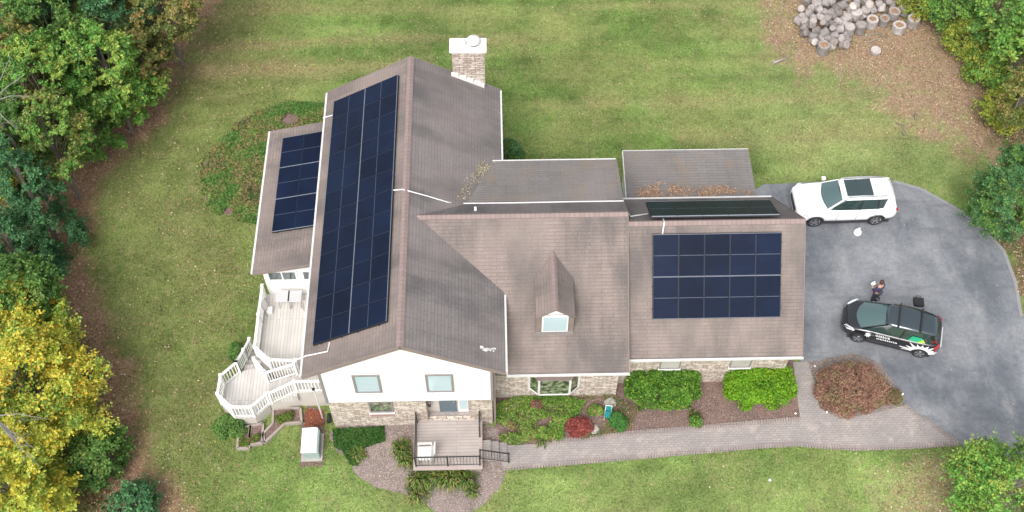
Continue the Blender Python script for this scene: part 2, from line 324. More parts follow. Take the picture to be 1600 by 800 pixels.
def zones(X,Y):
    e=(fbm(X,Y,.9,3)-.5)*2.4+(fbm(X,Y,3.1,13)-.5)*1.4
    li=np.maximum.reduce([np.clip(.5-(sdf(X,Y,P_litterL)+e*.6)*.9,0,1),np.clip((.5-(sdf(X,Y,P_litterR)+e*1.1)*.7),0,1)*np.clip(1.7-1.3*fbm(X,Y,1.7,55),.4,1),np.clip(.35-(sdf(X,Y,P_litterBR)+e)*.5,0,.6)])
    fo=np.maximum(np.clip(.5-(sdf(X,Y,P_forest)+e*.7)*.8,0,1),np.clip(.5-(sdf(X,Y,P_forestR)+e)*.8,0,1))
    back=np.clip((Y-33)/4,0,1)
    st=np.exp(-((Y-43.2+.3*np.sin(X*.3))/.35)**2)*(X<2)+np.exp(-((Y-41.3)/.55)**2)*(X<-3)*1.2+.5*np.exp(-((Y-45.6)/.3)**2)+.6*np.exp(-((Y-38.6)/.4)**2)*(X>2)+.7*np.exp(-((Y-36.2)/.6)**2)*(X>9)
    dry=np.clip(.25*fbm(X,Y,.22,11)+1.25*(fbm(X*.25,Y,.9,21)-.47)*back*1.3+st*.6*back*(.4+fbm(X,Y,1.2,5)*1.2)+(fbm(X,Y,.5,8)-.5)*1.1,0,1)
    right=np.clip((X-10)/8,0,1)*np.clip((Y-31)/4,0,1)
    dry=np.clip(dry+right*(.25+.5*(fbm(X,Y,.35,31)-.4)),0,1)
    left=np.clip((-9.5-X)/3,0,1)
    lf=np.clip(st*back*.6*fbm(X,Y,.8,2)+left*.25*fbm(X,Y,.4,6),0,1)
    return li,fo,dry,left,right,lf
li,fo,dry,left,right,lfm=zones(GX,GY)
back_=lambda Y:np.clip((Y-33)/4,0,1)
def lawncol(X,Y,z=None):
    li,fo,dry,left,right,lf=z or zones(X,Y)
    g1=np.array([.142,.22,.058]); g2=np.array([.3,.29,.12]); gl=np.array([.138,.19,.052]); gr=np.array([.25,.32,.125])
    c=g1+(gl-g1)*left[...,None]; c=c+(gr-c)*(right[...,None]*.6); front=np.clip((19.5-Y)/1.5,0,1)*np.clip((X+9)/3,0,1)
    c=c+(np.array([.235,.315,.1])-c)*(front[...,None]*.7)
    k=(fbm(X,Y,.3,44)-.5)[...,None]; c=c*(1+k*.7); c=c*(1-(.16*back_(Y)*np.clip(np.sin(Y*4.4+.25*np.sin(X*.15))-.55,0,1)*2)[...,None]); k2=(fbm(X*.7,Y,1.3,45)-.5)[...,None]; c=c*(1+k2*.75*np.array([1.1,1,1.1]))
    c=c+(g2*(1-.35*left[...,None])-c)*np.clip(dry,0,1)[...,None]*.58
    return np.clip(c,0,1)
c=lawncol(GX,GY,(li,fo,dry,left,right,lfm))
lc=np.array([.33,.22,.165]); llf=np.array([.36,.21,.15]); lcv=lc+(llf-lc)*np.clip((-4-GX)/8,0,1)[...,None]
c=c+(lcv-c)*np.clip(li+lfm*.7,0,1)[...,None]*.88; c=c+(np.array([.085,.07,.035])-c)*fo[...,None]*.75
nY,nX=GX.shape
hz=(fbm(GX,GY,.12,60)-.5)*.0
me=bpy.data.meshes.new('lawn'); V=np.stack([GX,GY,hz-.0],-1).reshape(-1,3)
idx=np.arange(nX*nY).reshape(nY,nX); Q=np.stack([idx[:-1,:-1],idx[:-1,1:],idx[1:,1:],idx[1:,:-1]],-1).reshape(-1,4)
me.vertices.add(len(V)); me.vertices.foreach_set('co',V.astype(np.float32).ravel()); me.loops.add(Q.size); me.loops.foreach_set('vertex_index',Q.astype(np.int32).ravel())
me.polygons.add(len(Q)); me.polygons.foreach_set('loop_start',np.arange(0,Q.size,4,dtype=np.int32))
a=me.color_attributes.new('leafcol','FLOAT_COLOR','POINT'); a.data.foreach_set('color',np.concatenate([c.reshape(-1,3),np.ones((len(V),1))],1).astype(np.float32).ravel())
gm=mat('lawn_ground',(.1,.15,.03),.95,spec=.1); n=NB(gm); at=n.n('ShaderNodeAttribute',attribute_name='leafcol').outputs['Color']
x=n.mix(.85,at,n.ramp(n.noise(9,5,rough=.7),.3,.72,(.55,.58,.5),(1.4,1.36,1.4)),'MULTIPLY')
x=n.mix(.75,x,n.ramp(n.noise(3.1,5,rough=.75),.3,.72,(.66,.7,.66),(1.34,1.28,1.3)),'MULTIPLY'); x=n.mix(n.ramp(n.noise(1.3,6,rough=.75),.5,.66),x,n.mix(.45,x,(.3,.27,.13)))
x=n.mix(.8,x,n.ramp(n.noise(24,3,rough=.7),.3,.7,(.5,.5,.5),(1.45,1.45,1.45)),'MULTIPLY'); n.col(x); n.bump(n.noise(24,4),.8,.05)
me.materials.append(gm); me.update(calc_edges=True); o=bpy.data.objects.new('lawn',me); C.objects.link(o); tag(o,'grass lawn with mown bands and brown leafy margins','lawn',kind='structure')
def sheet(name,poly,z,m,th=None,label=None,cat='ground'):
    if cat=='flower bed' and not label.startswith('square'):
        q=[]; rj=random.Random(len(poly))
        for i in range(len(poly)):
            a,c2=poly[i],poly[(i+1)%len(poly)]; k=max(1,int((c2-a).length/.18))
            q+=[a.lerp(c2,j/k)+Vector((rj.uniform(-.05,.05),rj.uniform(-.05,.05),0)) for j in range(k)]
        poly=q
    top=[Vector((p.x,p.y,z)) for p in poly]
    bm=bmesh.new(); vs=[bm.verts.new(p) for p in top]; f=bm.faces.new(vs)
    if f.normal.z<0: f.normal_flip()
    if th:
        r=bmesh.ops.extrude_face_region(bm,geom=[f]); ev=[g for g in r['geom'] if isinstance(g,bmesh.types.BMVert)]
        bmesh.ops.translate(bm,verts=ev,vec=(0,0,0)); 
        for v in vs: v.co.z=z-th
    bmesh.ops.triangulate(bm,faces=[f for f in bm.faces if len(f.verts)>4],ngon_method='EAR_CLIP'); bmesh.ops.recalc_face_normals(bm,faces=bm.faces)
    for ff in bm.faces:
        if not th and ff.normal.z<0: ff.normal_flip()
    me=bpy.data.meshes.new(name); bm.to_mesh(me); bm.free()
    o=MBfrom(me,name,m); return tag(o,label,cat,kind='structure')
def MBfrom(me,name,m):
    vs=[v.co.copy() for v in me.vertices]; fs=[tuple(p.vertices) for p in me.polygons]
    me2=rawmesh(name,vs,fs,m); o=bpy.data.objects.new(name,me2); C.objects.link(o); return o
def smoothpoly(p,it=1,keep=()):
    for _ in range(it):
        q=[]
        for i in range(len(p)):
            a=p[i];b=p[(i+1)%len(p)]; q+= [a*.75+b*.25,a*.25+b*.75]
        p=q
    return p
sheet('driveway',smoothpoly(P_drive,1),.012,M['asphalt'],label='grey asphalt driveway widening beside the garage',cat='driveway')
sheet('paved_path',P_path,.03,M['paver'],.03,label='pinkish brick paver path from porch to driveway',cat='path')
sheet('front_flower_bed',P_bedF,.008,M['mulch'],label='brown mulch bed between house front and path',cat='flower bed')
sheet('corner_bed',P_bedR,.016,M['gravelly'],label='mulch bed under the brown round bush',cat='flower bed')
sheet('porch_bed',smoothpoly(P_bedP,1),.02,M['gravelly'],label='greyish old mulch bed around the front porch',cat='flower bed')
sheet('ivy_bed',smoothpoly(P_ivy,1),.006,M['mulch'],label='soil under the ground cover',cat='flower bed')
# soldier course along the path
def edging(pts,name,label):
    b=MB()
    P=G(pts)
    for i in range(len(P)-1):
        a=P[i];d=P[i+1]; L=(d-a).length; k=max(1,int(L/.115)); t=(d-a)/L; nn=Vector((-t.y,t.x,0))
        for j in range(k):
            c0=a+t*(j+.5)*L/k; w2=.048+random.uniform(-.003,.003); z=.036+random.uniform(0,.012)
            q=[c0-t*w2-nn*.11,c0+t*w2-nn*.11,c0+t*w2+nn*.11,c0-t*w2+nn*.11]
            b.prism([Vector((p.x,p.y,z)) for p in q],(0,0,-z-.01))
    o=b.build(name,M['paver_edge']); tag(o,label,'edging',kind='structure')
edging([(786,732),(880,724),(1000,714),(1180,698),(1245,694),(1300,699),(1340,701),(1440,697),(1497,693)],'path_edging','row of upright bricks along the lawn side of the path')
edging([(840,694),(930,684),(1000,676),(1100,668),(1180,661),(1250,655)],'path_edging','row of upright bricks between path and mulch bed')
edging([(1497,693),(1452,661),(1412,634)],'path_edging','row of upright bricks where path meets asphalt')
def rim(pts,name,m,label,w=.1,h=.09):
    b=MB(); P=G(pts)
    for i in range(len(P)-1): b.bar(P[i]+Vector((0,0,h/2)),P[i+1]+Vector((0,0,h/2)),w,h)
    return tag(b.build(name,m),label,'edging',kind='structure')
rim([(1395,283),(1440,296),(1500,329),(1540,360),(1568,392),(1586,440),(1596,495)],'driveway_edge',noisy('grey_edge',(.25,.25,.25),.9),'low grey edge round the driveway head',.16,.03)
# ------------------------------------------------------------ the house
house=thing('house','two storey house with pinkish grey shingle roofs, white gable and stone base','house')
sA=.5677; xm=-3.655; ZR=7.208; Axl,Axr=-7.66,.27; Ayf,Ayr=20.5,35.19
def zA(x): return ZR-sA*abs(x-xm)
zE=zA(Axl)
b=MB(); b.prism([(xm,Ayf,ZR),(xm,Ayr,ZR),(Axl,Ayr,zA(Axl)),(Axl,Ayf,zA(Axl))],(0,0,-.16)); b.build('roof',M['sh_pink'],house)
b=MB(); b.prism([(xm,Ayf,ZR),(Axr,Ayf,zA(Axr)),(Axr,Ayr,zA(Axr)),(xm,Ayr,ZR)],(0,0,-.16)); b.build('roof',M['sh_shaded'],house)
def ridgecap(a,bb,sl,dirx):
    k=MB(); a=Vector(a);bb=Vector(bb); w=.14
    if dirx=='y': off=Vector((w,0,-w*sl))
    else: off=Vector((0,w,-w*sl))
    o2=Vector((-off.x,-off.y,off.z)); up=Vector((0,0,.035))
    k.prism([a+up,bb+up,bb+o2+up,a+o2+up],(0,0,-.03)); k.prism([a+up,a+off+up,bb+off+up,bb+up],(0,0,-.03)); return k.build('ridge_cap',M['ridge'],house)
ridgecap((xm,Ayf-.01,ZR),(xm,Ayr+.01,ZR),sA,'y')
sB=.799; By,Bz,Bx=26.65,6.944,5.357; Bye=21.54
zB=lambda y:Bz-sB*abs(y-By)
b=MB(); b.prism([(-3.4,By,Bz),(-.3,24.4,zB(24.4)),(-.3,Bye,zB(Bye)),(Bx,Bye,zB(Bye)),(Bx,By,Bz)],(0,0,-.16)); b.build('roof',M['sh_pink'],house)
fy=28.09; fz=zB(fy)
b=MB(); b.prism([(-3.3,By,Bz),(Bx,By,Bz),(Bx,fy,fz),(-2.1,fy,fz)],(0,0,-.16)); b.build('roof',M['sh_shaded'],house)
cy,cz=30.78,5.22
b=MB(); b.prism([(-2.1,fy,fz),(Bx,fy,fz),(Bx-.04,cy,cz),(-.45,cy,cz)],(0,0,-.16)); b.build('roof',M['sh_old'],house)
ridgecap((-3.2,By,Bz),(Bx+.01,By,Bz),sB,'x')
sD=.8856; Dy,Dz,Dx=26.37,6.664,12.6; Dye=22.124; Drye=30.4
zD=lambda y:Dz-sD*(Dy-y) if y<Dy else Dz-.968*(y-Dy)
b=MB(); b.prism([(Bx-.25,Dy,Dz),(Bx-.25,Dye,zD(Dye)),(Dx,Dye,zD(Dye)),(Dx,Dy,Dz)],(0,0,-.16)); b.build('roof',M['sh_pink'],house)
b=MB(); b.prism([(Bx-.25,Dy,Dz),(Dx,Dy,Dz),(Dx,Drye,zD(Drye)),(Bx-.25,Drye,zD(Drye))],(0,0,-.16)); b.build('roof',M['sh_shaded'],house)
ridgecap((Bx+.03,Dy,Dz),(Dx+.01,Dy,Dz),sD,'x')
# sunroom roof
Fe=-10.4; Fy0,Fy1=26.2,34.05; zF=lambda x:3.6+.235*(x-Fe)
b=MB(); b.prism([(Fe,Fy0,3.6),(-6.95,Fy0,zF(-6.95)),(-6.95,Fy1,zF(-6.95)),(Fe,Fy1,3.6)],(0,0,-.14)); b.build('roof',M['sh_pink'],house)
# walls
b=MB(); yw=20.6; wx0,wx1=-6.99,-.27; zb=2.42
b.prism([(wx0,yw,zb),(wx1,yw,zb),(wx1,yw,zA(wx1)-.17),(xm,yw,ZR-.17),(wx0,yw,zA(wx0)-.17)],(0,.2,0)); b.build('wall',M['siding'],house)
def wall(polyor,m,name='wall'): return polyor.build(name,M[m],house)
ax0,ax1=-3.0,-1.2
b=MB(); b.box(wx0,ax0,20.66,20.86,0,zb-.003); b.box(ax1,wx1,20.66,20.86,0,zb-.003); b.box(ax0+.001,ax1-.001,20.66,20.86,0,.44); wall(b,'stone')
b=MB(); b.box(ax0-.2,ax0,20.865,21.4,0,zb-.003); b.box(ax1,ax1+.2,20.865,21.4,0,zb-.003); b.box(ax0,ax1,21.1,21.4,0,zb-.003); wall(b,'skirt')
b=MB(); b.box(ax0,ax1,20.87,21.097,.3,.46); b.build('entry_floor',M['paver'],house)
b=MB(); b.box(ax0-.2,ax1+.2,20.81,22.2,zb,zb+.12); b.build('entry_ceiling',M['white'],house)
b=MB(); b.box(-2.5,-1.78,21.04,21.098,.462,2.38); dd=b.build('front_door',M['door'],house); b=MB(); b.box(-1.9,-1.86,20.99,21.04,1.35,1.5); b.build('handle',M['chrome'],dd)
b=MB(); b.box(-1.7,-1.28,21.03,21.098,.47,2.38); b.box(-1.66,-1.32,21.015,21.03,.75,2.3,1); b.build('sidelight',[M['white'],M['sky_blind']],house)
# left side, rear and hidden walls
b=MB(); b.box(wx0,wx0+.2,20.8,34.9,.001,4.95); b.box(wx0,wx1,34.7,34.9,0,4.95); b.box(wx1-.2,wx1,20.86,34.7,0,4.9)
b.prism([(wx0,34.9,4.95),(xm,34.9,ZR-.17),(wx1,34.9,4.95)],(0,-.2,0)); wall(b,'siding')
b=MB(); b.box(wx1,5.06,21.89,22.09,0,2.95); wall(b,'stone')
b=MB(); b.prism([(5.06,22.09,0),(5.06,cy-.3,0),(5.06,cy-.3,cz-.17),(5.06,fy,fz-.17),(5.06,By,Bz-.17),(5.06,22.09,zB(22.09)-.17)],(-.2,0,0)); b.box(wx1,4.85,cy-.5,cy-.3,0,cz-.18); wall(b,'siding')
b=MB(); b.box(5.061,12.3,22.47,22.67,0,2.85); wall(b,'stone')
b=MB(); b.prism([(12.3,22.67,0),(12.3,30.1,0),(12.3,30.1,zD(30.1)-.17),(12.3,Dy,Dz-.17),(12.3,22.67,zD(22.67)-.17)],(-.2,0,0)); b.box(5.07,12.1,29.9,30.1,0,zD(30.1)-.18); wall(b,'siding')
# sunroom walls
b=MB(); b.prism([(-10.1,26.5,0),(-7.0,26.5,0),(-7.0,26.5,zF(-7.0)-.15),(-10.1,26.5,zF(-10.1)-.15)],(0,.15,0)); wall(b,'siding')
b=MB(); b.box(-10.1,-9.95,26.66,33.8,0,zF(-10.1)-.15); b.prism([(-9.95,33.8,0),(-9.95,33.8,3.5),(-7,33.8,zF(-7)-.16),(-7,33.8,0)],(0,-.15,0)); b.build('wall',M['fascia'],house)
def window(x0,x1,z0,z1,y,fr,gl,mul=0,fw=.09,nm='window'):
    f=MB(); t=y-.05
    f.box(x0,x1,t,y,z0,z0+fw); f.box(x0,x1,t,y,z1-fw,z1); f.box(x0,x0+fw,t,y,z0+fw,z1-fw); f.box(x1-fw,x1,t,y,z0+fw,z1-fw)
    for k in range(mul): xx=x0+(x1-x0)*(k+1)/(mul+1); f.box(xx-.03,xx+.03,t,y,z0+fw,z1-fw)
    o=f.build(nm,fr,house); g=MB(); g.box(x0+fw,x1-fw,y-.015,y-.003,z0+fw,z1-fw); g.build('pane',gl,o); 
    sl=MB(); sl.box(x0-.03,x1+.03,y-.09,y-.002,z0-.05,z0-.002); sl.build('sill',M['white'],o); return o
window(-5.74,-4.66,3.3,4.8,20.6,M['frame'],M['sky_blind']); window(-2.88,-1.78,3.25,4.75,20.6,M['frame'],M['sky_blind'])
window(-5.36,-4.36,1.35,2.36,20.66,M['frame'],M['garden_refl'],0,.07)
b=MB(); 
for k in range(8): b.box(-5.36+k*.125,-5.36+k*.125+.1,20.6,20.655,1.02,1.28)
b.build('brick_sill',noisy('sill_brick',(.4,.25,.22),.9),house)
window(-9.95,-8.62,2.5,3.3,26.5,M['white'],M['glass'],1); window(-8.45,-7.15,2.5,3.3,26.5,M['white'],M['glass'],1)
window(6.85,7.75,1.35,2.3,22.47,M['frame'],M['concrete'],0,.05); window(9.85,10.75,1.35,2.3,22.47,M['frame'],M['concrete'],0,.05)
# bay window
P=[(1.3,21.889),(1.7,21.55),(3.0,21.55),(3.4,21.889)]
b=MB(); b.prism([(x,y,.95) for x,y in P],(0,0,-.14)); bay=b.build('bay_window',M['white'],house)
f=MB(); f.prism([(x,y,2.2) for x,y in P],(0,0,-.07)); f.build('bay_roof',M['fascia'],bay); f=MB()
for i in range(4): f.box(P[i][0]-.045,P[i][0]+.045,P[i][1]-.045,P[i][1]+.04,.953,2.127)
f.build('mullion',M['gutter'],bay)
for i in range(3):
    a,c2=P[i],P[i+1]; g=MB(); g.bar((a[0],a[1],1.54),(c2[0],c2[1],1.54),.015,1.16); g.build('pane',M['garden_refl'],bay)
# gutters, rakes
def bars(name,m,segs,par=house,w=.11,h=.1):
    b=MB()
    if name=='gutter': w=min(w,.085)
    for a,c2 in segs: b.bar(a,c2,w,h)
    return b.build(name,m,par)
ge=zE-.08
bars('gutter',M['gutter'],[((Axl-.04,Ayf,ge),(Axl-.04,Ayr,ge))],w=.085); bars('gutter',M['gutter'],[((Axr+.06,Ayf,ge),(Axr+.06,24.15,ge))],w=.1); bars('gutter',M['gutter'],[((Axr+.06,30.85,ge),(Axr+.06,Ayr,ge))],w=.1)
bars('gutter',M['gutter'],[((.34,Bye-.06,zB(Bye)-.09),(Bx+.05,Bye-.06,zB(Bye)-.09))],w=.12); bars('gutter',M['gutter'],[((Bx+.05,Dye-.06,zD(Dye)-.09),(Dx+.06,Dye-.06,zD(Dye)-.09))],w=.12)
bars('gutter',M['gutter'],[((Bx-.2,Drye+.05,zD(Drye)-.05),(Dx,Drye+.05,zD(Drye)-.05))],w=.14)
bars('gutter',M['gutter'],[((Fe-.06,Fy0,3.53),(Fe-.06,Fy1,3.53))]); bars('gutter',M['gutter'],[((-.4,cy+.05,cz-.08),(Bx-.05,cy+.05,cz-.08))],w=.08)
fs=[]
for y in(Ayf-.012,Ayr+.012): fs=[((Axl,y,zA(Axl)-.1),(xm,y,ZR-.1)),((xm,y,ZR-.1),(Axr,y,zA(Axr)-.1))]; bars('rake_board',M['fascia'],fs,w=.03,h=.2)
bars('rake_board',M['fascia'],[((Bx+.016,Bye,zB(Bye)-.1),(Bx+.016,By,Bz-.1)),((Bx+.016,By,Bz-.1),(Bx+.016,fy,fz-.1)),((Bx+.016,fy,fz-.1),(Bx-.02,cy,cz-.1))],w=.03,h=.2)
bars('rake_board',M['fascia'],[((Dx+.016,Dye,zD(Dye)-.1),(Dx+.016,Dy,Dz-.1)),((Dx+.016,Dy,Dz-.1),(Dx+.016,Drye,zD(Drye)-.1))],w=.03,h=.2)
bars('rake_board',M['fascia'],[((Fe,Fy0-.016,3.52),(-7.1,Fy0-.016,zF(-7.1)-.08))],w=.03,h=.18)
bars('corner_board',M['frame'],[((wx0,yw-.02,zb),(wx0,yw-.02,zA(wx0)-.2)),((wx1,yw-.02,zb),(wx1,yw-.02,zA(wx1)-.2))],w=.1,h=.06)
bars('downspout',M['fascia'],[((wx1+.1,yw+.1,0),(wx1+.1,yw+.1,4.7))],w=.09,h=.07)
# chimney
b=MB(); b.box(-1.83,-.38,35.05,35.7,0,7.55); ch=b.build('chimney',M['stone'],house)
b=MB(); b.box(-1.93,-.28,35.0,35.78,7.553,7.73); bevel(b.build('chimney_cap',M['white'],ch),.03)
b=MB(); b.lathe([(.1,0),(.12,.14),(.1,.16),(.0,.16)],(-1.3,35.4,7.732)); b.build('flue_pot',M['gutter'],ch,True)
b=MB(); b.lathe([(.0,0),(.2,0),(.2,.12),(.2,.22)],(-.86,35.4,7.732),mi=1); b.lathe([(.3,0),(.3,.1),(.26,.14),(0,.15)],(-.86,35.4,7.9)); b.build('flue_cover',[M['gutter'],M['frame']],ch,True)
b=MB()
for i in range(9):
    x=-1.9+i*.165; b.box(x,x+.16,34.92,35.05,zA(x)-.12,zA(x)+.1+.05*(i%2))
b.build('flashing',M['stonewhite'],ch)
# dormer
dx0,dx1,dyf=1.56,3.08,22.85; dzr=5.98; dcx=(dx0+dx1)/2; hw=(dx1-dx0)/2+.03; dsl=.83; dze=dzr-hw*dsl
yr=By-(Bz-dzr)/sB; ye=By-(Bz-dze)/sB
b=MB(); b.prism([(dcx,dyf-.15,dzr),(dcx,yr,dzr),(dcx-hw,ye,dze),(dcx-hw,dyf-.15,dze)],(0,0,-.09)); b.prism([(dcx,dyf-.15,dzr),(dcx+hw,dyf-.15,dze),(dcx+hw,ye,dze),(dcx,yr,dzr)],(0,0,-.09))
dm=b.build('dormer',M['sh_pink'],house); b=MB(); b.prism([(dcx,dyf-.16,dzr+.04),(dcx+.11,dyf-.16,dzr-.05),(dcx+.11,yr-.05,dzr-.05),(dcx,yr+.05,dzr+.04)],(0,0,-.03)); b.prism([(dcx,dyf-.16,dzr+.04),(dcx,yr+.05,dzr+.04),(dcx-.11,yr-.05,dzr-.05),(dcx-.11,dyf-.16,dzr-.05)],(0,0,-.03)); b.build('ridge_cap',M['ridge'],dm)
b=MB(); z0=zB(dyf)
b.prism([(dx0,dyf,z0),(dx1,dyf,z0),(dx1,dyf,dze),(dcx,dyf,dzr-.1),(dx0,dyf,dze)],(0,.1,0)); 
for x in(dx0,dx1-.1): b.prism([(x,dyf+.1,zB(dyf+.1)-.1),(x,dyf+.1,dze),(x,ye,dze)],(.1,0,0))
b.build('wall',M['fascia'],dm)
b=MB(); b.prism([(dcx-.48,dyf-.02,dze+.06),(dcx+.48,dyf-.02,dze+.06),(dcx,dyf-.02,dzr-.2)],(0,.018,0)); b.build('gable_trim',M['white'],dm)
b=MB(); b.box(dcx-.53,dcx+.53,dyf-.06,dyf-.003,4.08,5.3); b.box(dcx-.47,dcx+.47,dyf-.075,dyf-.06,4.16,5.24,1); b.build('window',[M['white'],M['sky_blind']],dm)
b=MB(); b.box(dx0-.01,dx1+.01,dyf-.07,dyf,z0-.05,z0+.06); b.build('flashing',M['frame'],dm)
# roof vents and marks
b=MB(); v=UP(743,329,(0,By,Bz),(0,.799,1)); b.lathe([(.05,-.3),(.05,.22),(.0,.22)],v); b.build('vent_pipe',M['white'],house,True)
b=MB(); v=UP(683,358,(xm,Ayf,ZR),(sA,0,1)); 
for i in range(14):
    q=UP(752+i*1.7+random.uniform(-1,1),544+random.uniform(-2.5,3)+i*.15,(xm,0,ZR),(sA,0,1)); r_=random.uniform(.03,.09); b.prism([q+Vector((math.cos(t)*r_,math.sin(t)*r_*.7,.01-sA*math.cos(t)*r_)) for t in np.arange(0,6.2,1.05)],(0,0,-.006))
b.build('bird_mark',M['stonewhite'],house)  # white flecks of a bird mark on the shingles
# ------------------------------------------------------------ conduits on the roofs
def onA(x,y,l=.05): return UP(x,y,(xm,0,ZR+l),(sA if x>632 else -sA,0,1))
def conduit(pts,label,rad=.028):
    b=MB(); b.tube(pts,rad,6); o=b.build('conduit',M['conduit']); return tag(o,label,'conduit',group='white electrical conduits on the roofs')
k=Vector((0,0,.06))
pp=[onA(615,297,.1),onA(629,296,.08)]+[onA(x,y,.06) for x,y in((641,299),(670,307),(700,316))]
pC=[UP(x,y,(0,fy,fz+.07),(0,(fz-cz)/(cy-fy),1)) for x,y in((714,318),(800,317),(900,315),(974,314))]
conduit(pp+pC,'long white conduit crossing the ridge to the rear low roof')
conduit([UP(974,314,(0,fy,fz+.07),(0,.3,1)),Vector((5.5,28.15,5.15)),Vector((5.6,27.1,6.05)),UP(1012,334,(0,Dy,Dz+.06),(0,.968,1))],'white conduit stepping down to the rear garage array')
conduit([onA(515,535),onA(512,549),onA(478,556),onA(461,563,.0)],'white conduit below the front corner of the largest array')
conduit([onA(505,184,.02),onA(512,182,.04),onA(524,179,.1)],'short white conduit at the far left eave')
conduit([UP(1036,341,(0,Dy,Dz+.1),(0,.968,1)),UP(1038,347,(0,Dy,Dz+.07),(0,-sD,1)),UP(1035,366,(0,Dy,Dz+.06),(0,-sD,1))],'short white conduit over the garage ridge')
# ------------------------------------------------------------ solar arrays
def panelmesh(w,h):
    b=MB(); b.box(-w/2+.012,w/2-.012,-h/2+.012,h/2-.012,0,.034,1); 
    for a in((-w/2,w/2,-h/2,-h/2+.013,3),(-w/2,w/2,h/2-.013,h/2,3),(-w/2,-w/2+.012,-h/2+.013,h/2-.013,0),(w/2-.012,w/2,-h/2+.013,h/2-.013,0)): b.box(a[0],a[1],a[2],a[3],0,.038,a[4])
    b.box(-w/2+.03,w/2-.03,-.011,.011,.034,.0355,2);
    return rawmesh('solar_panel',b.v,b.f,[M['pframe'],M['cells'],M['pline'],M['pend']],True,b.mi)
PW,PH=1.035,1.74; pm=panelmesh(PW,PH)
def array(label,o0,u,v,nc,nr,sideways=False,gap=.014):
    """o0 corner of the first panel, u across, v up or down the slope"""
    u=Vector(u).normalized(); v=Vector(v).normalized(); nrm=u.cross(v); 
    if nrm.z<0: nrm=-nrm
    t=thing('solar_array',label,'solar panels',o0,0,'arrays of black solar panels on the roofs')
    cw,chh=(PH,PW) if sideways else (PW,PH)
    for j in range(nr):
        for i in range(nc):
            c0=u*((i+.5)*(cw+gap))+v*((j+.5)*(chh+gap))
            ax,ay=(v,-u) if sideways else (u,v)
            az=ax.cross(ay)
            if az.z<0: ax=-ax; az=-az
            o=bpy.data.objects.new('solar_panel',pm); C.objects.link(o); o.parent=t
            o.matrix_local=Matrix(((ax.x,ay.x,az.x,c0.x),(ax.y,ay.y,az.y,c0.y),(ax.z,ay.z,az.z,c0.z),(0,0,0,1)))
    b=MB(); W=nc*(cw+gap); Hh=nr*(chh+gap)
    for j in range(nr):
        for fr in(.22,.78):
            a=v*((j+fr)*(chh+gap)); b.bar(a-u*.04-nrm*.035,a+u*(W+.04)-nrm*.035,.045,.055,up=nrm)
    e=.02
    for a,c2 in((Vector(),u*W),(v*Hh,v*Hh+u*W),(Vector(),v*Hh),(u*W,u*W+v*Hh)): b.bar(a-nrm*.03,c2-nrm*.03,.02,.06,up=nrm)
    b.build('racking',M['rail'],t); return t
vdD=Vector((0,-1,-sD)).normalized(); lift=.13
array('array of ten portrait panels on the front garage roof',Vector((6.38,25.93,zD(25.93)+lift)),(1,0,0),vdD,5,2)
rA=UP(1018,339,(0,Dy+.25,0),(0,1,0)); rA.z=min(rA.z,zD(Dy+.25)+.3); array('row of five tilted panels on the rear slope of the garage',rA,(1,0,0),Vector((0,1,-.67)),5,1)
vA=Vector((-1,0,-sA)); array('largest array, two long rows of panels on the tall left roof',Vector((-4.2,21.68,zA(-4.2)+lift)),(0,1,0),vA,12,2)
fa=UP(425,363,(Fe,0,3.6+lift),(-.235,0,1)); array('small array on the low sunroom roof at far left',Vector((fa.x,fa.y,zF(fa.x)+lift)),(0,1,0),Vector((1,0,.235)),3,2,True)
# ------------------------------------------------------------ shed
shed=thing('shed','low white shed with leaf-strewn weathered roof behind the garage','shed',(9,32,0))
def lo(o,v): return (v[0]-o.location.x,v[1]-o.location.y,v[2])
b=MB(); sy0,sy1=30.75,33.5
b.prism([(6.08-9,sy0-32,2.12),(12.1-9,sy0-32,2.12),(12.02-9,sy1-32,2.42),(6.08-9,sy1-32,2.42)],(0,0,-.1)); b.build('roof',M['sh_old'],shed)
b=MB(); b.box(6.2-9,11.9-9,sy0+.1-32,sy1-.15-32,0,2.02); b.build('wall',M['white'],shed)
b=MB(); b.bar((6.05-9,sy0-32,2.05),(6.05-9,sy1-32,2.35),.04,.14); b.bar((6.05-9,sy1+.02-32,2.35),(12.0-9,sy1+.02-32,2.35),.04,.14); b.build('roof_edge',M['gutter'],shed)
# ------------------------------------------------------------ railings
def railing(par,pts,h=.9,m=None,post=.1,sp=.13,br=.038,top=.11,posts=True,nm='railing',base=.09):
    m=m or M['white']; pts=[Vector(p) for p in pts]; r=MB()
    for i in range(len(pts)-1):
        a,c2=pts[i],pts[i+1]; r.bar(a+Vector((0,0,h)),c2+Vector((0,0,h)),top,.04 if top>.06 else .035); r.bar(a+Vector((0,0,base)),c2+Vector((0,0,base)),br*1.4,br*1.4)
        L=(c2-a).length; k=max(1,int(L/sp))
        for j in range(1,k): q=a.lerp(c2,j/k); r.bar(q+Vector((0,0,base)),q+Vector((0,0,h)),br,br)
    o=r.build(nm,m,par)
    if posts:
        for p in pts:
            q=MB(); q.box(p.x-post/2,p.x+post/2,p.y-post/2,p.y+post/2,p.z-.02,p.z+h+.05)
            if post>.08: q.box(p.x-post*.65,p.x+post*.65,p.y-post*.65,p.y+post*.65,p.z+h+.051,p.z+h+.09)
            q.build('post',m,o)
    return o
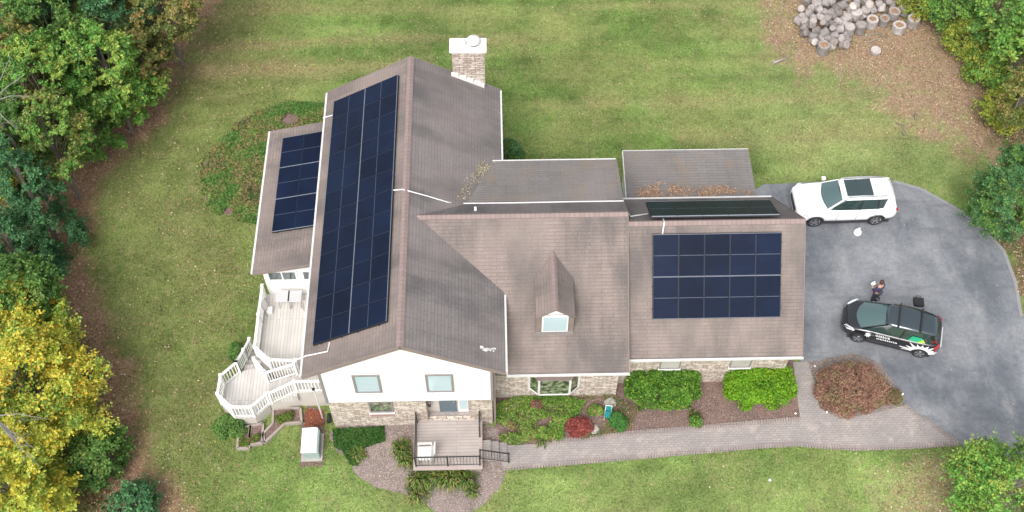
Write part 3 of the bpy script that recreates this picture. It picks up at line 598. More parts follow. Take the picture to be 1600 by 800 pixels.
# ------------------------------------------------------------ white deck
deck=thing('raised_deck','white railed two-level deck with angled lower platform beside the sunroom','deck')
zU,zL=1.4,.75
up=[(-10.3,26.49),(-10.3,23.32),(-9.63,22.67),(-8.5,22.62),(-8.5,21.62),(-7.02,21.62),(-7.02,26.49)]
b=MB(); b.prism([(x,y,zU) for x,y in up],(0,0,-.12)); b.build('upper_floor',M['deck'],deck)
lw=[(-11.14,22.99),(-11.77,22.35),(-11.79,21.45),(-11.15,20.82),(-10.26,20.8),(-9.7,21.38),(-9.66,22.6),(-10.33,23.2)]
b=MB(); b.prism([(x,y,zL) for x,y in lw],(0,0,-.12)); b.build('lower_floor',M['deck_grey'],deck)
def skirt(poly,z,idx):
    b=MB()
    for i in idx:
        a=Vector((*poly[i],0)); c2=Vector((*poly[i+1],0)); b.bar(a+Vector((0,0,(z-.13)/2)),c2+Vector((0,0,(z-.13)/2)),.03,z-.13)
    b.build('skirting',M['skirt'],deck)
inset=lambda P,k:[(x*(1-k)+sum(p[0] for p in P)/len(P)*k,y*(1-k)+sum(p[1] for p in P)/len(P)*k) for x,y in P]
skirt(inset(lw,.03),zL,[1,2,3,4]); skirt([(-10.22,26.4),(-10.22,23.3),(-9.6,22.7),(-8.5,22.6)],zU,[0,1,2]); skirt([(-9.7,21.42),(-8.5,21.68),(-7.02,21.68)],1.35,[0,1])
Z=lambda P,z:[(x,y,z) for x,y in P]
railing(deck,Z([(-10.25,26.35),(-10.27,24.9),(-10.27,23.34),(-9.62,22.7),(-8.5,22.64)],zU))
railing(deck,Z([(-11.12,22.95),(-11.72,22.33),(-11.74,21.47),(-11.13,20.86),(-10.28,20.84),(-9.72,21.42)],zL))
railing(deck,[(-9.6,21.45,zL),(-8.48,21.66,zU-.02),(-7.08,21.66,zU-.02)])
railing(deck,[(-9.85,22.42,zL),(-8.55,22.5,zU-.05)]); railing(deck,Z([(-10.4,23.1),(-9.9,22.5)],zL))
railing(deck,[(-11.12,22.97,zL),(-10.98,23.75,.38),(-10.86,24.45,.08)])
b=MB()
for i in range(4): x=-9.68+i*.3; b.box(x,x+.3,21.5,22.5,zL,zL+.13*(i+1))
b.build('upper_stairs',M['deck_grey'],deck); b=MB()
for i in range(4): y=23.12+i*.3; b.box(-11.02+i*.03,-10.32,y,y+.3,0.0,zL-.15*(i+1)-.0)
b.build('lawn_stairs',M['deck_grey'],deck)
# furniture on the upper deck
def chair_folding(x,y,rz,label):
    t=thing('patio_chair',label,'chair',(x,y,zU),rz)
    b=MB(); b.box(-.24,.24,-.24,.24,.4,.44); bevel(b.build('seat',M['concrete'],t),.01)
    b=MB(); b.bar((0,.25,.42),(0,.38,.92),.48,.03,up=(1,0,0)) ; b.v=[]; b.f=[]; b.mi=[]
    b.prism([(-.24,.24,.44),(.24,.24,.44),(.24,.36,.95),(-.24,.36,.95)],(0,.03,0)); b.build('backrest',M['concrete'],t)
    for sx in(-.22,.22):
        for sy in(-.22,.22): q=MB(); q.tube([(sx,sy,.4),(sx*1.1,sy*1.15,0)],.014,6); q.build('leg',M['frame'],t)
q=U(436,466,1.9); 
def table(x,y,label):
    t=thing('folding_table',label,'table',(x,y,zU)); b=MB(); b.box(-.3,.3,-.29,.29,.7,.73); bevel(b.build('tabletop',mat('grey_top',(.5,.5,.5),.5),t),.01)
    for sx in(-.24,.24): 
        for sy in(-.24,.24): q=MB(); q.tube([(sx,sy,.7),(sx*.9,-sy*.9,0)],.015,6); q.build('leg',M['frame'],t)
p=U(443,463,2.1); table(p.x-.03,p.y,'left of two small square grey tables against the sunroom'); p=U(459,463,2.1); table(p.x+.04,p.y,'right of two small square grey tables, nearer the roof edge')
def lounger(x,y,rz,label,sgn=1):
    t=thing('folded_chair',label,'chair',(x,y,zU),rz)
    b=MB(); b.tube([(-.2,0,0),(-.2,.12,.9),(.2,.12,.9),(.2,0,0)],.014,6); b.tube([(-.2,.2,0),(-.2,-.05,.62),(.2,-.05,.62),(.2,.2,0)],.014,6); b.build('frame',M['frame'],t)
    b=MB(); b.prism([(-.19,.06,.45),(.19,.06,.45),(.19,.12,.88),(-.19,.12,.88)],(0,.012,0)); b.build('backrest',M['stonewhite'],t)
p=U(417,478,2.0); lounger(p.x,p.y,R(75),'folding chair with thin dark frame by the left deck railing'); p=U(474,478,2.0); lounger(p.x,p.y,R(-70),'folding chair with thin dark frame partly under the eave')
b=MB(); p=U(421,484,zU+.15); b.box(-.14,.14,-.16,.16,0,.22); o=bevel(b.build('cooler_box',M['bag']),.04,3); o.location=(p.x,p.y,zU); tag(o,'small white box on deck floor beside the left railing','box')
# ------------------------------------------------------------ front porch
porch=thing('front_porch','grey-brown board porch with black metal railings below the gable','porch')
zp=.45; px0,px1,py0,py1=-3.56,-.72,18.42,20.655
b=MB(); b.box(px0,px1,py0,py1,zp-.05,zp); b.build('floor',M['porch'],porch)
b=MB(); b.box(px0+.04,px1-.04,py0+.04,py1,0,zp-.052); b.build('base',M['curb'],porch)
b=MB(); b.box(px0-.01,px1+.01,py0-.012,py0+.13,zp+.001,zp+.012); b.box(px1-.13,px1+.01,py0+.131,py1,zp+.001,zp+.012); b.box(px0-.01,px0+.1,py0+.131,py1,zp+.001,zp+.012); b.build('border',noisy('porch_border',(.42,.34,.31),.8),porch)
b=MB()
for i in range(3): b.box(px1+.012+i*.34,px1+.012+(i+1)*.34,18.95,19.75,0,zp-.13*(i+.7))
b.build('steps',M['paver'],porch)
kw=dict(h=.92,m=M['black'],post=.055,sp=.125,br=.016,top=.045)
rz_=[U(654,720,zp).y]
railing(porch,[(px0+.1,py1-.1,zp),(px0+.1,py0+.16,zp),((px0+px1)/2,py0+.16,zp),(px1-.1,py0+.16,zp)],**kw)
railing(porch,[(px1-.1,19.85,zp),(px1-.1,py1-.1,zp)],**kw)
railing(porch,[(px1-.08,18.86,zp),(px1+1.1,18.86,.02)],**kw)
t=thing('porch_chair','white armchair with pale cushion in the front left corner of the porch','chair',(-3.08,19.0,zp),R(-90))
b=MB(); b.box(-.3,.3,-.3,.28,.3,.42); bevel(b.build('cushion',M['bag'],t),.04,3)
b=MB(); b.prism([(-.3,.28,.3),(.3,.28,.3),(.27,.42,.95),(-.27,.42,.95)],(0,.05,0)); bevel(b.build('backrest',M['gutter'],t),.03)
for s in(-1,1):
    b=MB(); b.box(s*.34-.04,s*.34+.04,-.3,.3,.56,.6); b.build('armrest',M['gutter'],t)
    for y in(-.27,.27): b=MB(); b.box(s*.34-.025,s*.34+.025,y-.025,y+.025,0,.56); b.build('leg',M['gutter'],t)
t=thing('mailbox','small dark mailbox on the left wall of the entry alcove','mailbox',(-2.97,20.95,1.3))
b=MB(); b.box(0,.14,-.09,.09,0,.3); b.build('case',M['black'],t); b=MB(); b.prism([(0,-.1,.36),(.16,-.1,.3),(.16,.1,.3),(0,.1,.36)],(0,0,-.02)); b.build('lid',M['frame'],t)
# ------------------------------------------------------------ utility things at the left front
p=U(487,712,0); t=thing('utility_cabinet','white rounded metal cabinet with grey-green side on a small pad','utility box',(p.x+.02,p.y+.35,0),R(1))
b=MB(); b.box(-.44,.44,-.62,.62,0,.07); b.build('pad',M['concrete'],t)
b=MB(); b.prism([(-.32,-.52,.072),(.36,-.52,.072),(.36,-.52,.72),(-.32,-.52,.8)],(0,1.04,0)); bevel(b.build('cabinet',mat('greygreen',(.3,.38,.36),.5),t),.03)
b=MB(); b.prism([(-.36,-.56,.8),(.2,-.56,.86),(.3,-.56,.78),(.3,-.56,.74),(-.36,-.56,.74)],(0,1.12,0)); bevel(b.build('lid',M['bag'],t),.06,3)
b=MB(); 
for i in range(6): b.box(.361,.372,-.4+i*.14,-.32+i*.14,.2,.6)
b.build('louvre',M['frame'],t)
q=G([(479,640),(505,640),(504,663),(478,663)]); sheet('red_mulch_strip',G([(478,632),(506,640),(508,668),(506,730),(468,730),(470,668)]),.012,M['mulch'],label='bed around the white cabinet',cat='flower bed')
sheet('red_mulch_patch',G([(478,638),(506,642),(508,667),(475,667)]),.024,M['redmulch'],label='square of red mulch by the house corner',cat='flower bed')
a=U(504,653,0); b=MB(); b.tube([(0,0,0),(0,0,2.65)],.035,8); t=thing('thin_pole','slender white pole with dark cap rising past the deck walkway','pole',a); b.build('shaft',M['gutter'],t); b=MB(); b.lathe([(.05,0),(.07,.04),(.05,.12),(0,.13)],(0,0,2.65)); b.build('cap',M['black'],t)
p=U(500,650,.4); b=MB(); 
pts=[]
for i in range(90): a=i*.42; pts.append((math.cos(a)*(.2+.02*math.sin(i)),.05+i*.0012,.35+math.sin(a)*.2+.02*math.cos(i*1.7)))
b.tube(pts,.018,5); pts2=[(.2,.1,.3),(.1,.2,.02),(-.2,.5,.02),(-.1,.9,.02)]; b.tube(pts2,.018,5); o=b.build('garden_hose',M['rubber']); o.location=(wx0-.13,20.9,0); o.rotation_euler=(0,0,R(90)); tag(o,'coiled dark garden hose at the stone house corner','hose')
def edgebed(pts,label):
    P=G(pts); b=MB()
    for i in range(len(P)): b.bar(P[i]+Vector((0,0,.09)),P[(i+1)%len(P)]+Vector((0,0,.09)),.1,.18)
    t=thing('planter_bed',label,'planter'); b.build('timber_edge',M['curb'],t)
    s=MB(); s.prism([p+Vector((0,0,.1)) for p in reversed(P)],(0,0,-.1)); s.build('soil',M['mulch'],t); return t
edgebed([(374,672),(392,668),(390,702),(372,703)],'small weathered timber planter under the lower deck corner')
edgebed([(393,668),(412,664),(411,694),(390,697)],'narrow timber edged planter, middle of three by the deck')
edgebed([(428,640),(470,640),(472,662),(446,664),(414,694),(412,680),(427,664)],'L-shaped timber edged planter below the walkway')
# ------------------------------------------------------------ foliage
def foliage(name,parent,clumps,n,size,palette,up=.6,flat=.8,m='leaf',aspect=.62,spread=.5,hollow=False):
    """clumps: list of (x,y,z,r); leaves scattered in each, colour picked per clump then per leaf"""
    cl=np.array(clumps); w=cl[:,3]**2; w/=w.sum(); ci=rng.choice(len(cl),n,p=w)
    if hollow:
        d=rng.normal(size=(n,3)); d/=np.linalg.norm(d,axis=1,keepdims=True); rr=rng.random(n)**.12
        P=cl[ci,:3]+d*(cl[ci,3]*rr)[:,None]*np.array([1,1,flat])
    else:
        r0=np.random.default_rng(n); K=9       # each clump is a spray of short twigs
        tw=r0.normal(size=(len(cl),K,3))*np.array([1,1,.5]); ctr=cl[:,:3].mean(0); out=(cl[:,:3]-ctr); out/=np.linalg.norm(out,axis=1,keepdims=True)+1e-6
        tw=tw+out[:,None,:]*.7; tw/=np.linalg.norm(tw,axis=2,keepdims=True); tl=r0.uniform(.7,1.9,(len(cl),K))
        ki=rng.integers(0,K,n); u=rng.random(n)**.7; d=tw[ci,ki]
        P=cl[ci,:3]+d*(cl[ci,3]*tl[ci,ki]*u)[:,None]+rng.normal(size=(n,3))*(cl[ci,3]*.17)[:,None]*np.array([1,1,.6])
    P[:,2]=np.maximum(P[:,2],.02)
    N=d*.4+np.array([0,0,up])+rng.normal(size=(n,3))*.55
    pal=np.array([p[:3] for p in palette]); pw=np.array([p[3] for p in palette],float); pw/=pw.sum()
    cc=rng.choice(len(pal),len(cl),p=pw); lc_=rng.choice(len(pal),n,p=pw); use=rng.random(n)<spread
    pi=np.where(use,lc_,cc[ci]); col=pal[pi]*rng.uniform(.7,1.3,(n,1))*rng.uniform(.9,1.1,(n,3))
    return quads(name,leafquads(P,N,size,aspect),col,M[m],parent)
def crownclumps(rx,ry,h0,h1,n,rmin,rmax,seed,cone=False,shell=.75):
    r=np.random.default_rng(seed); out=[]
    for i in range(n):
        a=r.uniform(0,2*PI); t=r.uniform(0,1)
        if cone: z=h0+(h1-h0)*t; k=(1-t)**.8*r.uniform(.55,1)
        else:
            u=r.uniform(-.75,1); k=math.sqrt(max(0,1-u*u))*r.uniform(shell,1.05); z=(h0+h1)/2+(h1-h0)/2*u*r.uniform(.8,1)
        rd=r.uniform(rmin,rmax)*(1.15-.5*t if cone else 1)
        out.append((rx*k*math.cos(a),ry*k*math.sin(a),z,rd))
    return out
GREEN=[(.11,.23,.055,3),(.16,.3,.07,3),(.07,.15,.04,2),(.26,.35,.09,1.8)]
BRIGHT=[(.15,.35,.07,3),(.24,.43,.085,3),(.38,.47,.1,2.2),(.1,.2,.05,1.3)]
TEAL=[(.09,.23,.095,3),(.14,.3,.125,2),(.06,.15,.06,2)]
OLIVE=[(.26,.27,.08,3),(.35,.31,.1,2),(.14,.2,.06,2.6),(.36,.26,.1,1)]
YG=[(.3,.36,.06,3),(.4,.43,.07,2),(.17,.27,.05,2),(.46,.4,.08,1)]
MAPLE=[(.74,.62,.09,4),(.58,.62,.11,3.4),(.36,.5,.1,3.6),(.76,.5,.08,1),(.2,.32,.06,1.3)]
def tree(px,py,zc,r,h,pal,label,n=24000,size=.17,cone=False,seed=1,nm='tree',bark='bark',ncl=None,ry=None,low=None,cat='tree',group='trees at the edges of the lawn',rmin=None,flat=.7,hollow=False):
    zc=min(zc,4.6) if px<300 and 'maple' not in nm else min(zc,3); h=min(h*1.25,zc*1.8); n=int(n*1.5); size*=.82; c0=U(px,py,zc); t=thing(nm,label,cat,(c0.x,c0.y,0),0,group)
    h0=low if low is not None else max(.25,zc-h/2); h1=zc+h/2; ncl=ncl or int(34+r*r*7)
    cl=crownclumps(r*.88,(ry or r)*.88,h0,h1,int(ncl*1.25),rmin or max(.24,r*.11),max(.4,r*.2),seed,cone,.45 if 'maple' in nm else .6)
    r_=random.Random(seed); b=MB()
    top=h1*.85; b.tube([(0,0,0),(r_.uniform(-.1,.1),0,top*.4),(r_.uniform(-.2,.2),.1,top)],[.05+r*.03,.04+r*.02,.02],8)
    for i in range(0,len(cl),5 if 'maple' in nm else 3):
        q=cl[i]; s0=min(q[2]*.7,top*.8); b.tube([(0,0,s0*.8),(q[0]*.45,q[1]*.45,(s0+q[2])/2*.95),(q[0]*.95,q[1]*.95,q[2])],[.015+r*.009,.01+r*.005,.006],5,cap=False)
    b.build('trunk',M[bark],t); foliage('crown',t,cl,n,size,pal,flat=flat,hollow=hollow); return t
T=tree
# left wood, back to front
T(20,-10,7,3.0,5,OLIVE,'olive-green tree at the top left corner of the wood',22000,seed=1)
T(150,15,7,2.9,5,TEAL,'teal-green tree at the top of the left wood',26000,seed=2)
T(250,0,5,2.3,4,OLIVE,'olive and brown tree ending the wood at the top edge',18000,seed=3)
T(215,95,3,1.7,3,OLIVE,'dull olive tree behind the bright leafy shrubs',11000,seed=4)
T(85,70,7,2.4,5,GREEN,'dark green tree just inside the top of the wood',20000,seed=5)
T(165,110,5.5,1.9,4,BRIGHT,'bright green tree in the middle of the left wood',18000,seed=6)
T(70,150,6,2.3,5,BRIGHT,'yellow-flecked green tree in the left wood',20000,seed=7)
T(15,110,8,2.3,5,OLIVE,'olive tree with pale bare twigs at the left edge',13000,seed=8)
T(200,135,2.5,1.6,2.6,BRIGHT,'leafy bright shrub bulging towards the back lawn',12000,seed=9,nm='shrub',cat='shrub')
T(140,195,2.2,1.6,2.8,BRIGHT+GREEN,'glossy green shrub at the lawn edge of the wood',12000,seed=10,nm='shrub',cat='shrub')
T(75,215,5,1.9,4,BRIGHT+OLIVE,'mid green tree above the teal evergreen',15000,seed=11)
T(10,215,7,1.7,4,GREEN,'dark green tree beside the left picture edge',14000,seed=12)
T(45,300,4,2.1,5.5,TEAL,'blue-green evergreen leaning over the leafy margin',24000,.13,True,13)
T(15,385,3.2,1.9,4.5,TEAL,'lower blue-green evergreen beside the yellow tree',17000,.13,True,14)
T(-5,265,9,1.0,2.5,YG+MAPLE,'yellowing tree reaching in from the left edge',7000,seed=15)
T(30,455,4,1.5,3,GREEN,'dark green tree behind the yellow crown',12000,seed=16)
T(25,610,8,3.55,5.2,MAPLE,'large yellow and orange maple at the lower left',60000,.155,seed=17,bark='palebark',ncl=150,ry=3.6,rmin=.42,nm='maple_tree')
T(10,760,7.5,2.6,4,MAPLE[:3],'golden tree in the bottom left corner',24000,.155,seed=18,bark='palebark',nm='maple_tree')
T(40,478,8.5,1.5,2.5,MAPLE[1:],'upper lobe tree of yellow-green leaves above the large maple',12000,.155,seed=38,nm='maple_tree',bark='palebark')
T(155,710,1.2,1.3,1.8,GREEN,'low dark shrub under the right side of the maple',9000,.14,seed=19,nm='shrub',cat='shrub')
T(210,790,.8,.8,1.2,TEAL,'small bluish shrub at the bottom edge of the lawn',4500,.14,seed=20,nm='shrub',cat='shrub')
def twigs(base,tips,label):
    p0=U(*base); t=thing('bare_tree',label,'tree',(p0.x,p0.y,0)); b=MB(); b.tube([(0,0,0),(0,0,p0.z)],[.12,.06],7); b.build('trunk',M['palebark'],t); r=random.Random(9); k=MB()
    for tp in tips:
        q=U(*tp)-Vector((p0.x,p0.y,0)); a=Vector((0,0,p0.z)); m_=a.lerp(q,.5)+Vector((r.uniform(-.2,.2),r.uniform(-.2,.2),.1)); k.tube([a,m_,q],[.03,.018,.005],5)
        for j in range(5): f=a.lerp(q,r.uniform(.35,.95)); k.tube([f,f+Vector((r.uniform(-.5,.5),r.uniform(-.5,.5),r.uniform(-.1,.35)))],[.009,.003],4)
    k.build('branches',M['palebark'],t)
twigs((-15,160,7.5),[(40,115,9),(52,150,8.8),(30,205,8.4),(18,85,9)],'bare pale twigs of a dead tree at the left edge')
twigs((-10,650,7),[(60,705,9.3),(75,655,9.3),(30,690,9.6),(62,728,9)],'pale bare branches showing through the yellow crowns')
# right side
T(1565,10,3,1.9,4,BRIGHT+GREEN,'green tree at the top right corner',15000,seed=21)
T(1500,5,2,1.5,2.2,BRIGHT+GREEN,'bushy green growth at the top right behind the logs',12000,.14,seed=22,nm='shrub',cat='shrub')
T(1440,0,1,1.0,1.4,YG,'yellow-green shrub right of the log pile',7000,.13,seed=23,nm='shrub',cat='shrub')
T(1595,95,2.5,1.6,4,BRIGHT,'bright green tree at the right edge',13000,seed=24)
T(1510,60,1,1.1,1.5,YG,'yellow-green shrub at the edge of the leaf litter',7000,.13,seed=25,nm='shrub',cat='shrub')
T(1540,110,.9,1.0,1.3,BRIGHT+YG,'mid green shrub behind the leaf litter',6000,.13,seed=26,nm='shrub',cat='shrub')
T(1570,170,1.1,1.15,1.6,YG,'yellow shrub above the dark evergreen',8000,.13,seed=27,nm='shrub',cat='shrub')
T(1600,150,3.5,1.1,3,OLIVE,'orange-tinged tree touching the right edge',7000,.14,seed=28)
T(1580,305,3,1.75,5.2,TEAL+GREEN,'dark green evergreen above the driveway bend',42000,.11,False,29,nm='evergreen_tree',ncl=110)
T(1575,760,4,2.2,3.6,BRIGHT,'light green tree over the driveway at bottom right',11000,.14,seed=30,bark='palebark')
T(1530,735,3.5,1.1,2,BRIGHT,'pale green branchy sapling beside the driveway mouth',7000,.13,seed=31,bark='palebark')
# undergrowth (countless)
def scatter(n,poly,f=None):
    xs=[p.x for p in poly]; ys=[p.y for p in poly]; X=rng.uniform(min(xs),max(xs),n); Y=rng.uniform(min(ys),max(ys),n); k=inpoly(X,Y,poly)
    if f is not None: k&=f(X,Y)
    return X[k],Y[k]
def carpet(name,X,Y,z0,z1,size,pal,label,cat='ground cover',m='leaf',up=1.2):
    n=len(X); P=np.stack([X,Y,rng.uniform(z0,z1,n)],1); N=rng.normal(size=(n,3))*.5+np.array([0,0,up])
    pl=np.array([p[:3] for p in pal]); pw=np.array([p[3] for p in pal],float); pw/=pw.sum(); k=fbm(X,Y,1.1,9)+rng.normal(size=n)*.14
    o_=np.argsort(np.argsort(k))/max(1,n); ci=np.searchsorted(np.cumsum(pw),np.clip(o_,0,.999)); ci=np.clip(ci,0,len(pl)-1)
    col=pl[ci]*rng.uniform(.65,1.35,(n,1)); o=quads(name,leafquads(P,N,size,.62),col,M[m]); return tag(o,label,cat,kind='stuff')
vis=lambda x0,x1,y0,y1:(lambda X,Y:(X>x0)&(X<x1)&(Y>y0)&(Y<y1))
X,Y=scatter(260000,P_forest,vis(-30,-9,12,50)); carpet('undergrowth',X,Y,.02,.35,.15,[(.035,.06,.015,3),(.06,.1,.025,3),(.11,.1,.03,1),(.13,.08,.04,1.4)],'dense dark undergrowth beneath the left wood','undergrowth')
X,Y=scatter(60000,P_forestR,vis(12,32,24,50)); carpet('undergrowth',X,Y,.02,.25,.13,[(.07,.11,.025,3),(.17,.2,.04,3),(.2,.13,.07,3)],'yellow-green undergrowth along the right edge','undergrowth')
X,Y=scatter(60000,[p+(p-sum(P_ivy,Vector())/len(P_ivy))*.06 for p in P_ivy],lambda X,Y:(fbm(X,Y,.8,70)>.28)|(Y<27)); carpet('ground_cover',X,Y,.03,.15,.11,[(.1,.22,.05,3),(.15,.26,.06,3),(.25,.28,.08,2.6),(.34,.23,.12,2.4),(.07,.13,.04,1)],'mixed green ground cover patch left of the sunroom')
X,Y=scatter(9000,G([(520,672),(600,668),(602,690),(570,700),(560,728),(548,728),(535,705),(522,700)])); carpet('ground_cover',X,Y,.03,.16,.09,[(.04,.11,.02,3),(.06,.15,.03,3),(.1,.17,.04,1)],'low dark green ground cover left of the porch')
# bushes
def bush(px,py,zc,rx,ry,h,pal,label,n,size,seed,nm='bush',box=0,low=.1,nc=60,cr=(.22,.38)):
    c0=U(px,py,zc); t=thing(nm,label,'bush',(c0.x,c0.y,0)); r=np.random.default_rng(seed); cl=[]
    for i in range(nc):
        a=r.uniform(0,2*PI); u=r.uniform(0,1); k=r.uniform(.75,1)*math.sqrt(1-(u**2)*.98)
        ca,sa=math.cos(a),math.sin(a)
        if box: s=(abs(ca)**4+abs(sa)**4)**-.25; k=r.uniform(0,1)**.45; ca*=s;sa*=s; z=low+(h-low)*(1-.25*k**3) if r.random()<.65 else r.uniform(low+.15,h*.85); k=k if z>h*.7 else .93
        else: z=low+(h-low)*u
        rd=r.uniform(*cr); cl.append((max(0,rx-rd*.6)*k*ca,max(0,ry-rd*.6)*k*sa,max(.05,z-rd*.5),rd))
    b=MB()
    for i in range(0,nc,4): q=cl[i]; b.tube([(0,0,0),(q[0]*.5,q[1]*.5,q[2]*.6),q[:3]],[.03,.02,.008],5,cap=False)
    b.build('stem',M['bark'],t); foliage('foliage',t,cl,n,size,pal,up=.8,flat=.75,hollow=True); return t
HEDGE=[(.1,.24,.03,3),(.16,.32,.04,3),(.24,.38,.05,1.5),(.05,.13,.02,2)]
bush(1036,604,.7,1.62,.95,1.35,HEDGE,'left of the two bright green clipped bushes before the garage',21000,.09,1,box=1,nc=170,cr=(.13,.34))
bush(1187,602,.65,1.5,.92,1.3,[(.14,.32,.02,3),(.2,.4,.025,3),(.26,.42,.03,1.5),(.08,.18,.02,1)],'right, yellower of the two clipped bushes, nearest the side path',19500,.09,2,box=1,nc=170,cr=(.13,.34))
REDB=[(.34,.185,.135,3),(.42,.25,.18,3),(.24,.135,.1,2),(.3,.26,.13,1.2)]
bush(1333,602,.75,1.72,1.25,1.75,REDB,'reddish brown mounded bush between side path and driveway',44000,.065,3,nc=150,cr=(.2,.34))
bush(1393,618,.3,.5,.32,.6,REDB+[(.16,.17,.06,4)],'small olive-brown bush at the driveway corner of the bed',5000,.06,4,nc=20)
bush(797,235,.5,.65,.6,1.1,TEAL+GREEN,'dark green shrub tucked beside the rear of the tall house roof',8000,.09,5,nc=30)
bush(905,665,.35,.62,.5,.7,[(.32,.07,.06,3),(.42,.12,.1,3),(.22,.06,.05,2),(.4,.22,.16,1)],'small red-leaved shrub in the front flower bed',7000,.06,6,nc=40,cr=(.12,.22))
bush(965,657,.3,.46,.46,.6,[(.06,.2,.04,3),(.1,.27,.06,3),(.05,.13,.03,1)],'round fresh green bush right of the teal garden seat',6000,.06,7,nc=30,cr=(.12,.2))
bush(1087,658,.25,.3,.3,.5,GREEN+HEDGE,'small leafy plant below the left clipped bush',1800,.08,8,nc=12,cr=(.1,.18))
bush(368,548,.4,.4,.4,.8,GREEN,'dark shrub beside the deck stairs',5000,.08,9,nc=20,cr=(.12,.22))
bush(360,665,.3,.75,.65,.7,GREEN,'dark leafy shrub beneath the lower deck corner',9000,.08,10,nc=36,cr=(.15,.28))
BED=[(.12,.2,.03,3),(.2,.28,.05,3),(.08,.13,.03,2),(.3,.24,.1,1.5),(.3,.14,.1,.8)]
for i,(x,y,rx,ry,h,lb) in enumerate([(800,655,.55,.5,.5,'green perennial clump nearest the porch corner'),(838,645,.6,.45,.55,'leafy perennial clump against the stone front wall'),(875,650,.5,.4,.5,'mixed green and tan clump below the bay window'),(812,680,.6,.4,.4,'yellow-green clump beside the start of the path'),(850,676,.55,.4,.45,'bright clump of daylily leaves by the path edge'),(930,640,.35,.3,.4,'brownish clump left of the teal garden seat')]):
    bush(x,y,.2,rx*.85,ry*.85,h*.85,[(.16,.29,.05,3),(.25,.38,.07,3),(.1,.18,.04,2),(.36,.3,.13,1.2),(.34,.17,.12,.6)],lb,3600,.085,20+i,nm='perennial_plant',nc=18,cr=(.1,.22))
bush(838,632,.4,.28,.25,.7,[(.3,.13,.11,3),(.25,.2,.12,2)],'spent reddish flower clump in front of the bay window',1500,.06,30,nm='perennial_plant',nc=10,cr=(.1,.16))
X,Y=scatter(26000,G([(776,632),(810,622),(880,622),(915,628),(905,648),(882,662),(880,690),(840,694),(790,694),(772,680)]),lambda X,Y:fbm(X,Y,1.4,72)>.43)
carpet('ground_cover',X,Y,.03,.26,.08,[(.13,.25,.04,3),(.2,.34,.06,3),(.3,.4,.09,2),(.36,.27,.16,1),(.08,.14,.03,1.4)],'bright green mixed ground cover in the front bed beside the porch')
X,Y=scatter(7000,G([(820,620),(960,616),(1000,640),(985,672),(900,690),(890,650)]),lambda X,Y:fbm(X,Y,1.6,73)>.5)
carpet('ground_cover',X,Y,.02,.16,.07,[(.2,.2,.07,3),(.3,.24,.13,2),(.14,.19,.06,2)],'thin tan and green weeds along the front wall bed')
# strappy plants by the porch
def tuft(px,py,r,h,n,pal,label,nm='strappy_plant'):
    c0=U(px,py,0); Vv=[];cc=[]
    for i in range(n):
        a=random.uniform(0,2*PI); R0=random.uniform(0,.95)*r; L=random.uniform(.4,.9)*r; bx,by=R0*math.cos(a),R0*math.sin(a); a+=random.uniform(-.7,.7)
        ca,sa=math.cos(a),math.sin(a); hh=h*random.uniform(.6,1.1); wv=.012+.008*random.random()
        pts=[(bx,by,0),(bx+ca*L*.35,by+sa*L*.35,hh),(bx+ca*L*.75,by+sa*L*.75,hh*.8),(bx+ca*L,by+sa*L,hh*.35)]
        k=random.choices(pal,[p[3] for p in pal])[0]; f=random.uniform(.7,1.3)
        for j in range(3):
            w0=wv*(1,1.2,.9)[j]; w1=wv*(1.2,.9,.15)[j]; p,q=pts[j],pts[j+1]
            Vv+=[(p[0]-sa*w0,p[1]+ca*w0,p[2]),(p[0]+sa*w0,p[1]-ca*w0,p[2]),(q[0]+sa*w1,q[1]-ca*w1,q[2]),(q[0]-sa*w1,q[1]+ca*w1,q[2])]; cc.append([x*f for x in k[:3]])
    o=quads(nm,np.array(Vv),np.array(cc),M['leaf']); o.location=(c0.x,c0.y,0); return tag(o,label,'plant',group='strappy plants round the porch')
STR=[(.12,.2,.04,4),(.22,.28,.06,3),(.3,.24,.1,2),(.07,.13,.03,2)]
for x,y,r,h,n_,lb in [(628,705,.4,.35,140,'strappy plant at the left side of the porch, nearer the house'),(634,722,.32,.3,110,'strappy plant just left of the porch corner'),(655,752,.45,.4,170,'leftmost strappy clump in front of the porch'),(678,748,.42,.4,170,'second strappy clump in front of the porch'),(704,750,.45,.42,190,'middle strappy clump in front of the porch, below its centre'),(728,752,.42,.4,170,'rightmost strappy clump in front of the porch'),(652,773,.4,.3,130,'strappy clump lowest by the lawn edge of the porch bed'),(738,768,.3,.3,80,'green strappy clump at the right end of the porch bed'),(850,690,.3,.3,70,'thin strappy clump where bed meets path'),(560,712,.3,.2,120,'grassy clump at the end of the dark ground cover'),(1085,652,.25,.25,70,'strappy sprout under the left clipped bush')]:
    tuft(x,y,r,h,n_,STR,lb)
for i,(x,y) in enumerate([(452,650),(440,655),(402,686),(382,690)]):
    bush(x,y,.2,.3,.25,.4,BED,['leafy plant in the L-shaped planter nearest the white pole','leafy plant in the bend of the L-shaped planter','sparse plant in the narrow middle planter','sparse plant in the planter at the deck corner'][i],1400,.07,50+i,nm='planter_plant',nc=10,cr=(.08,.16))
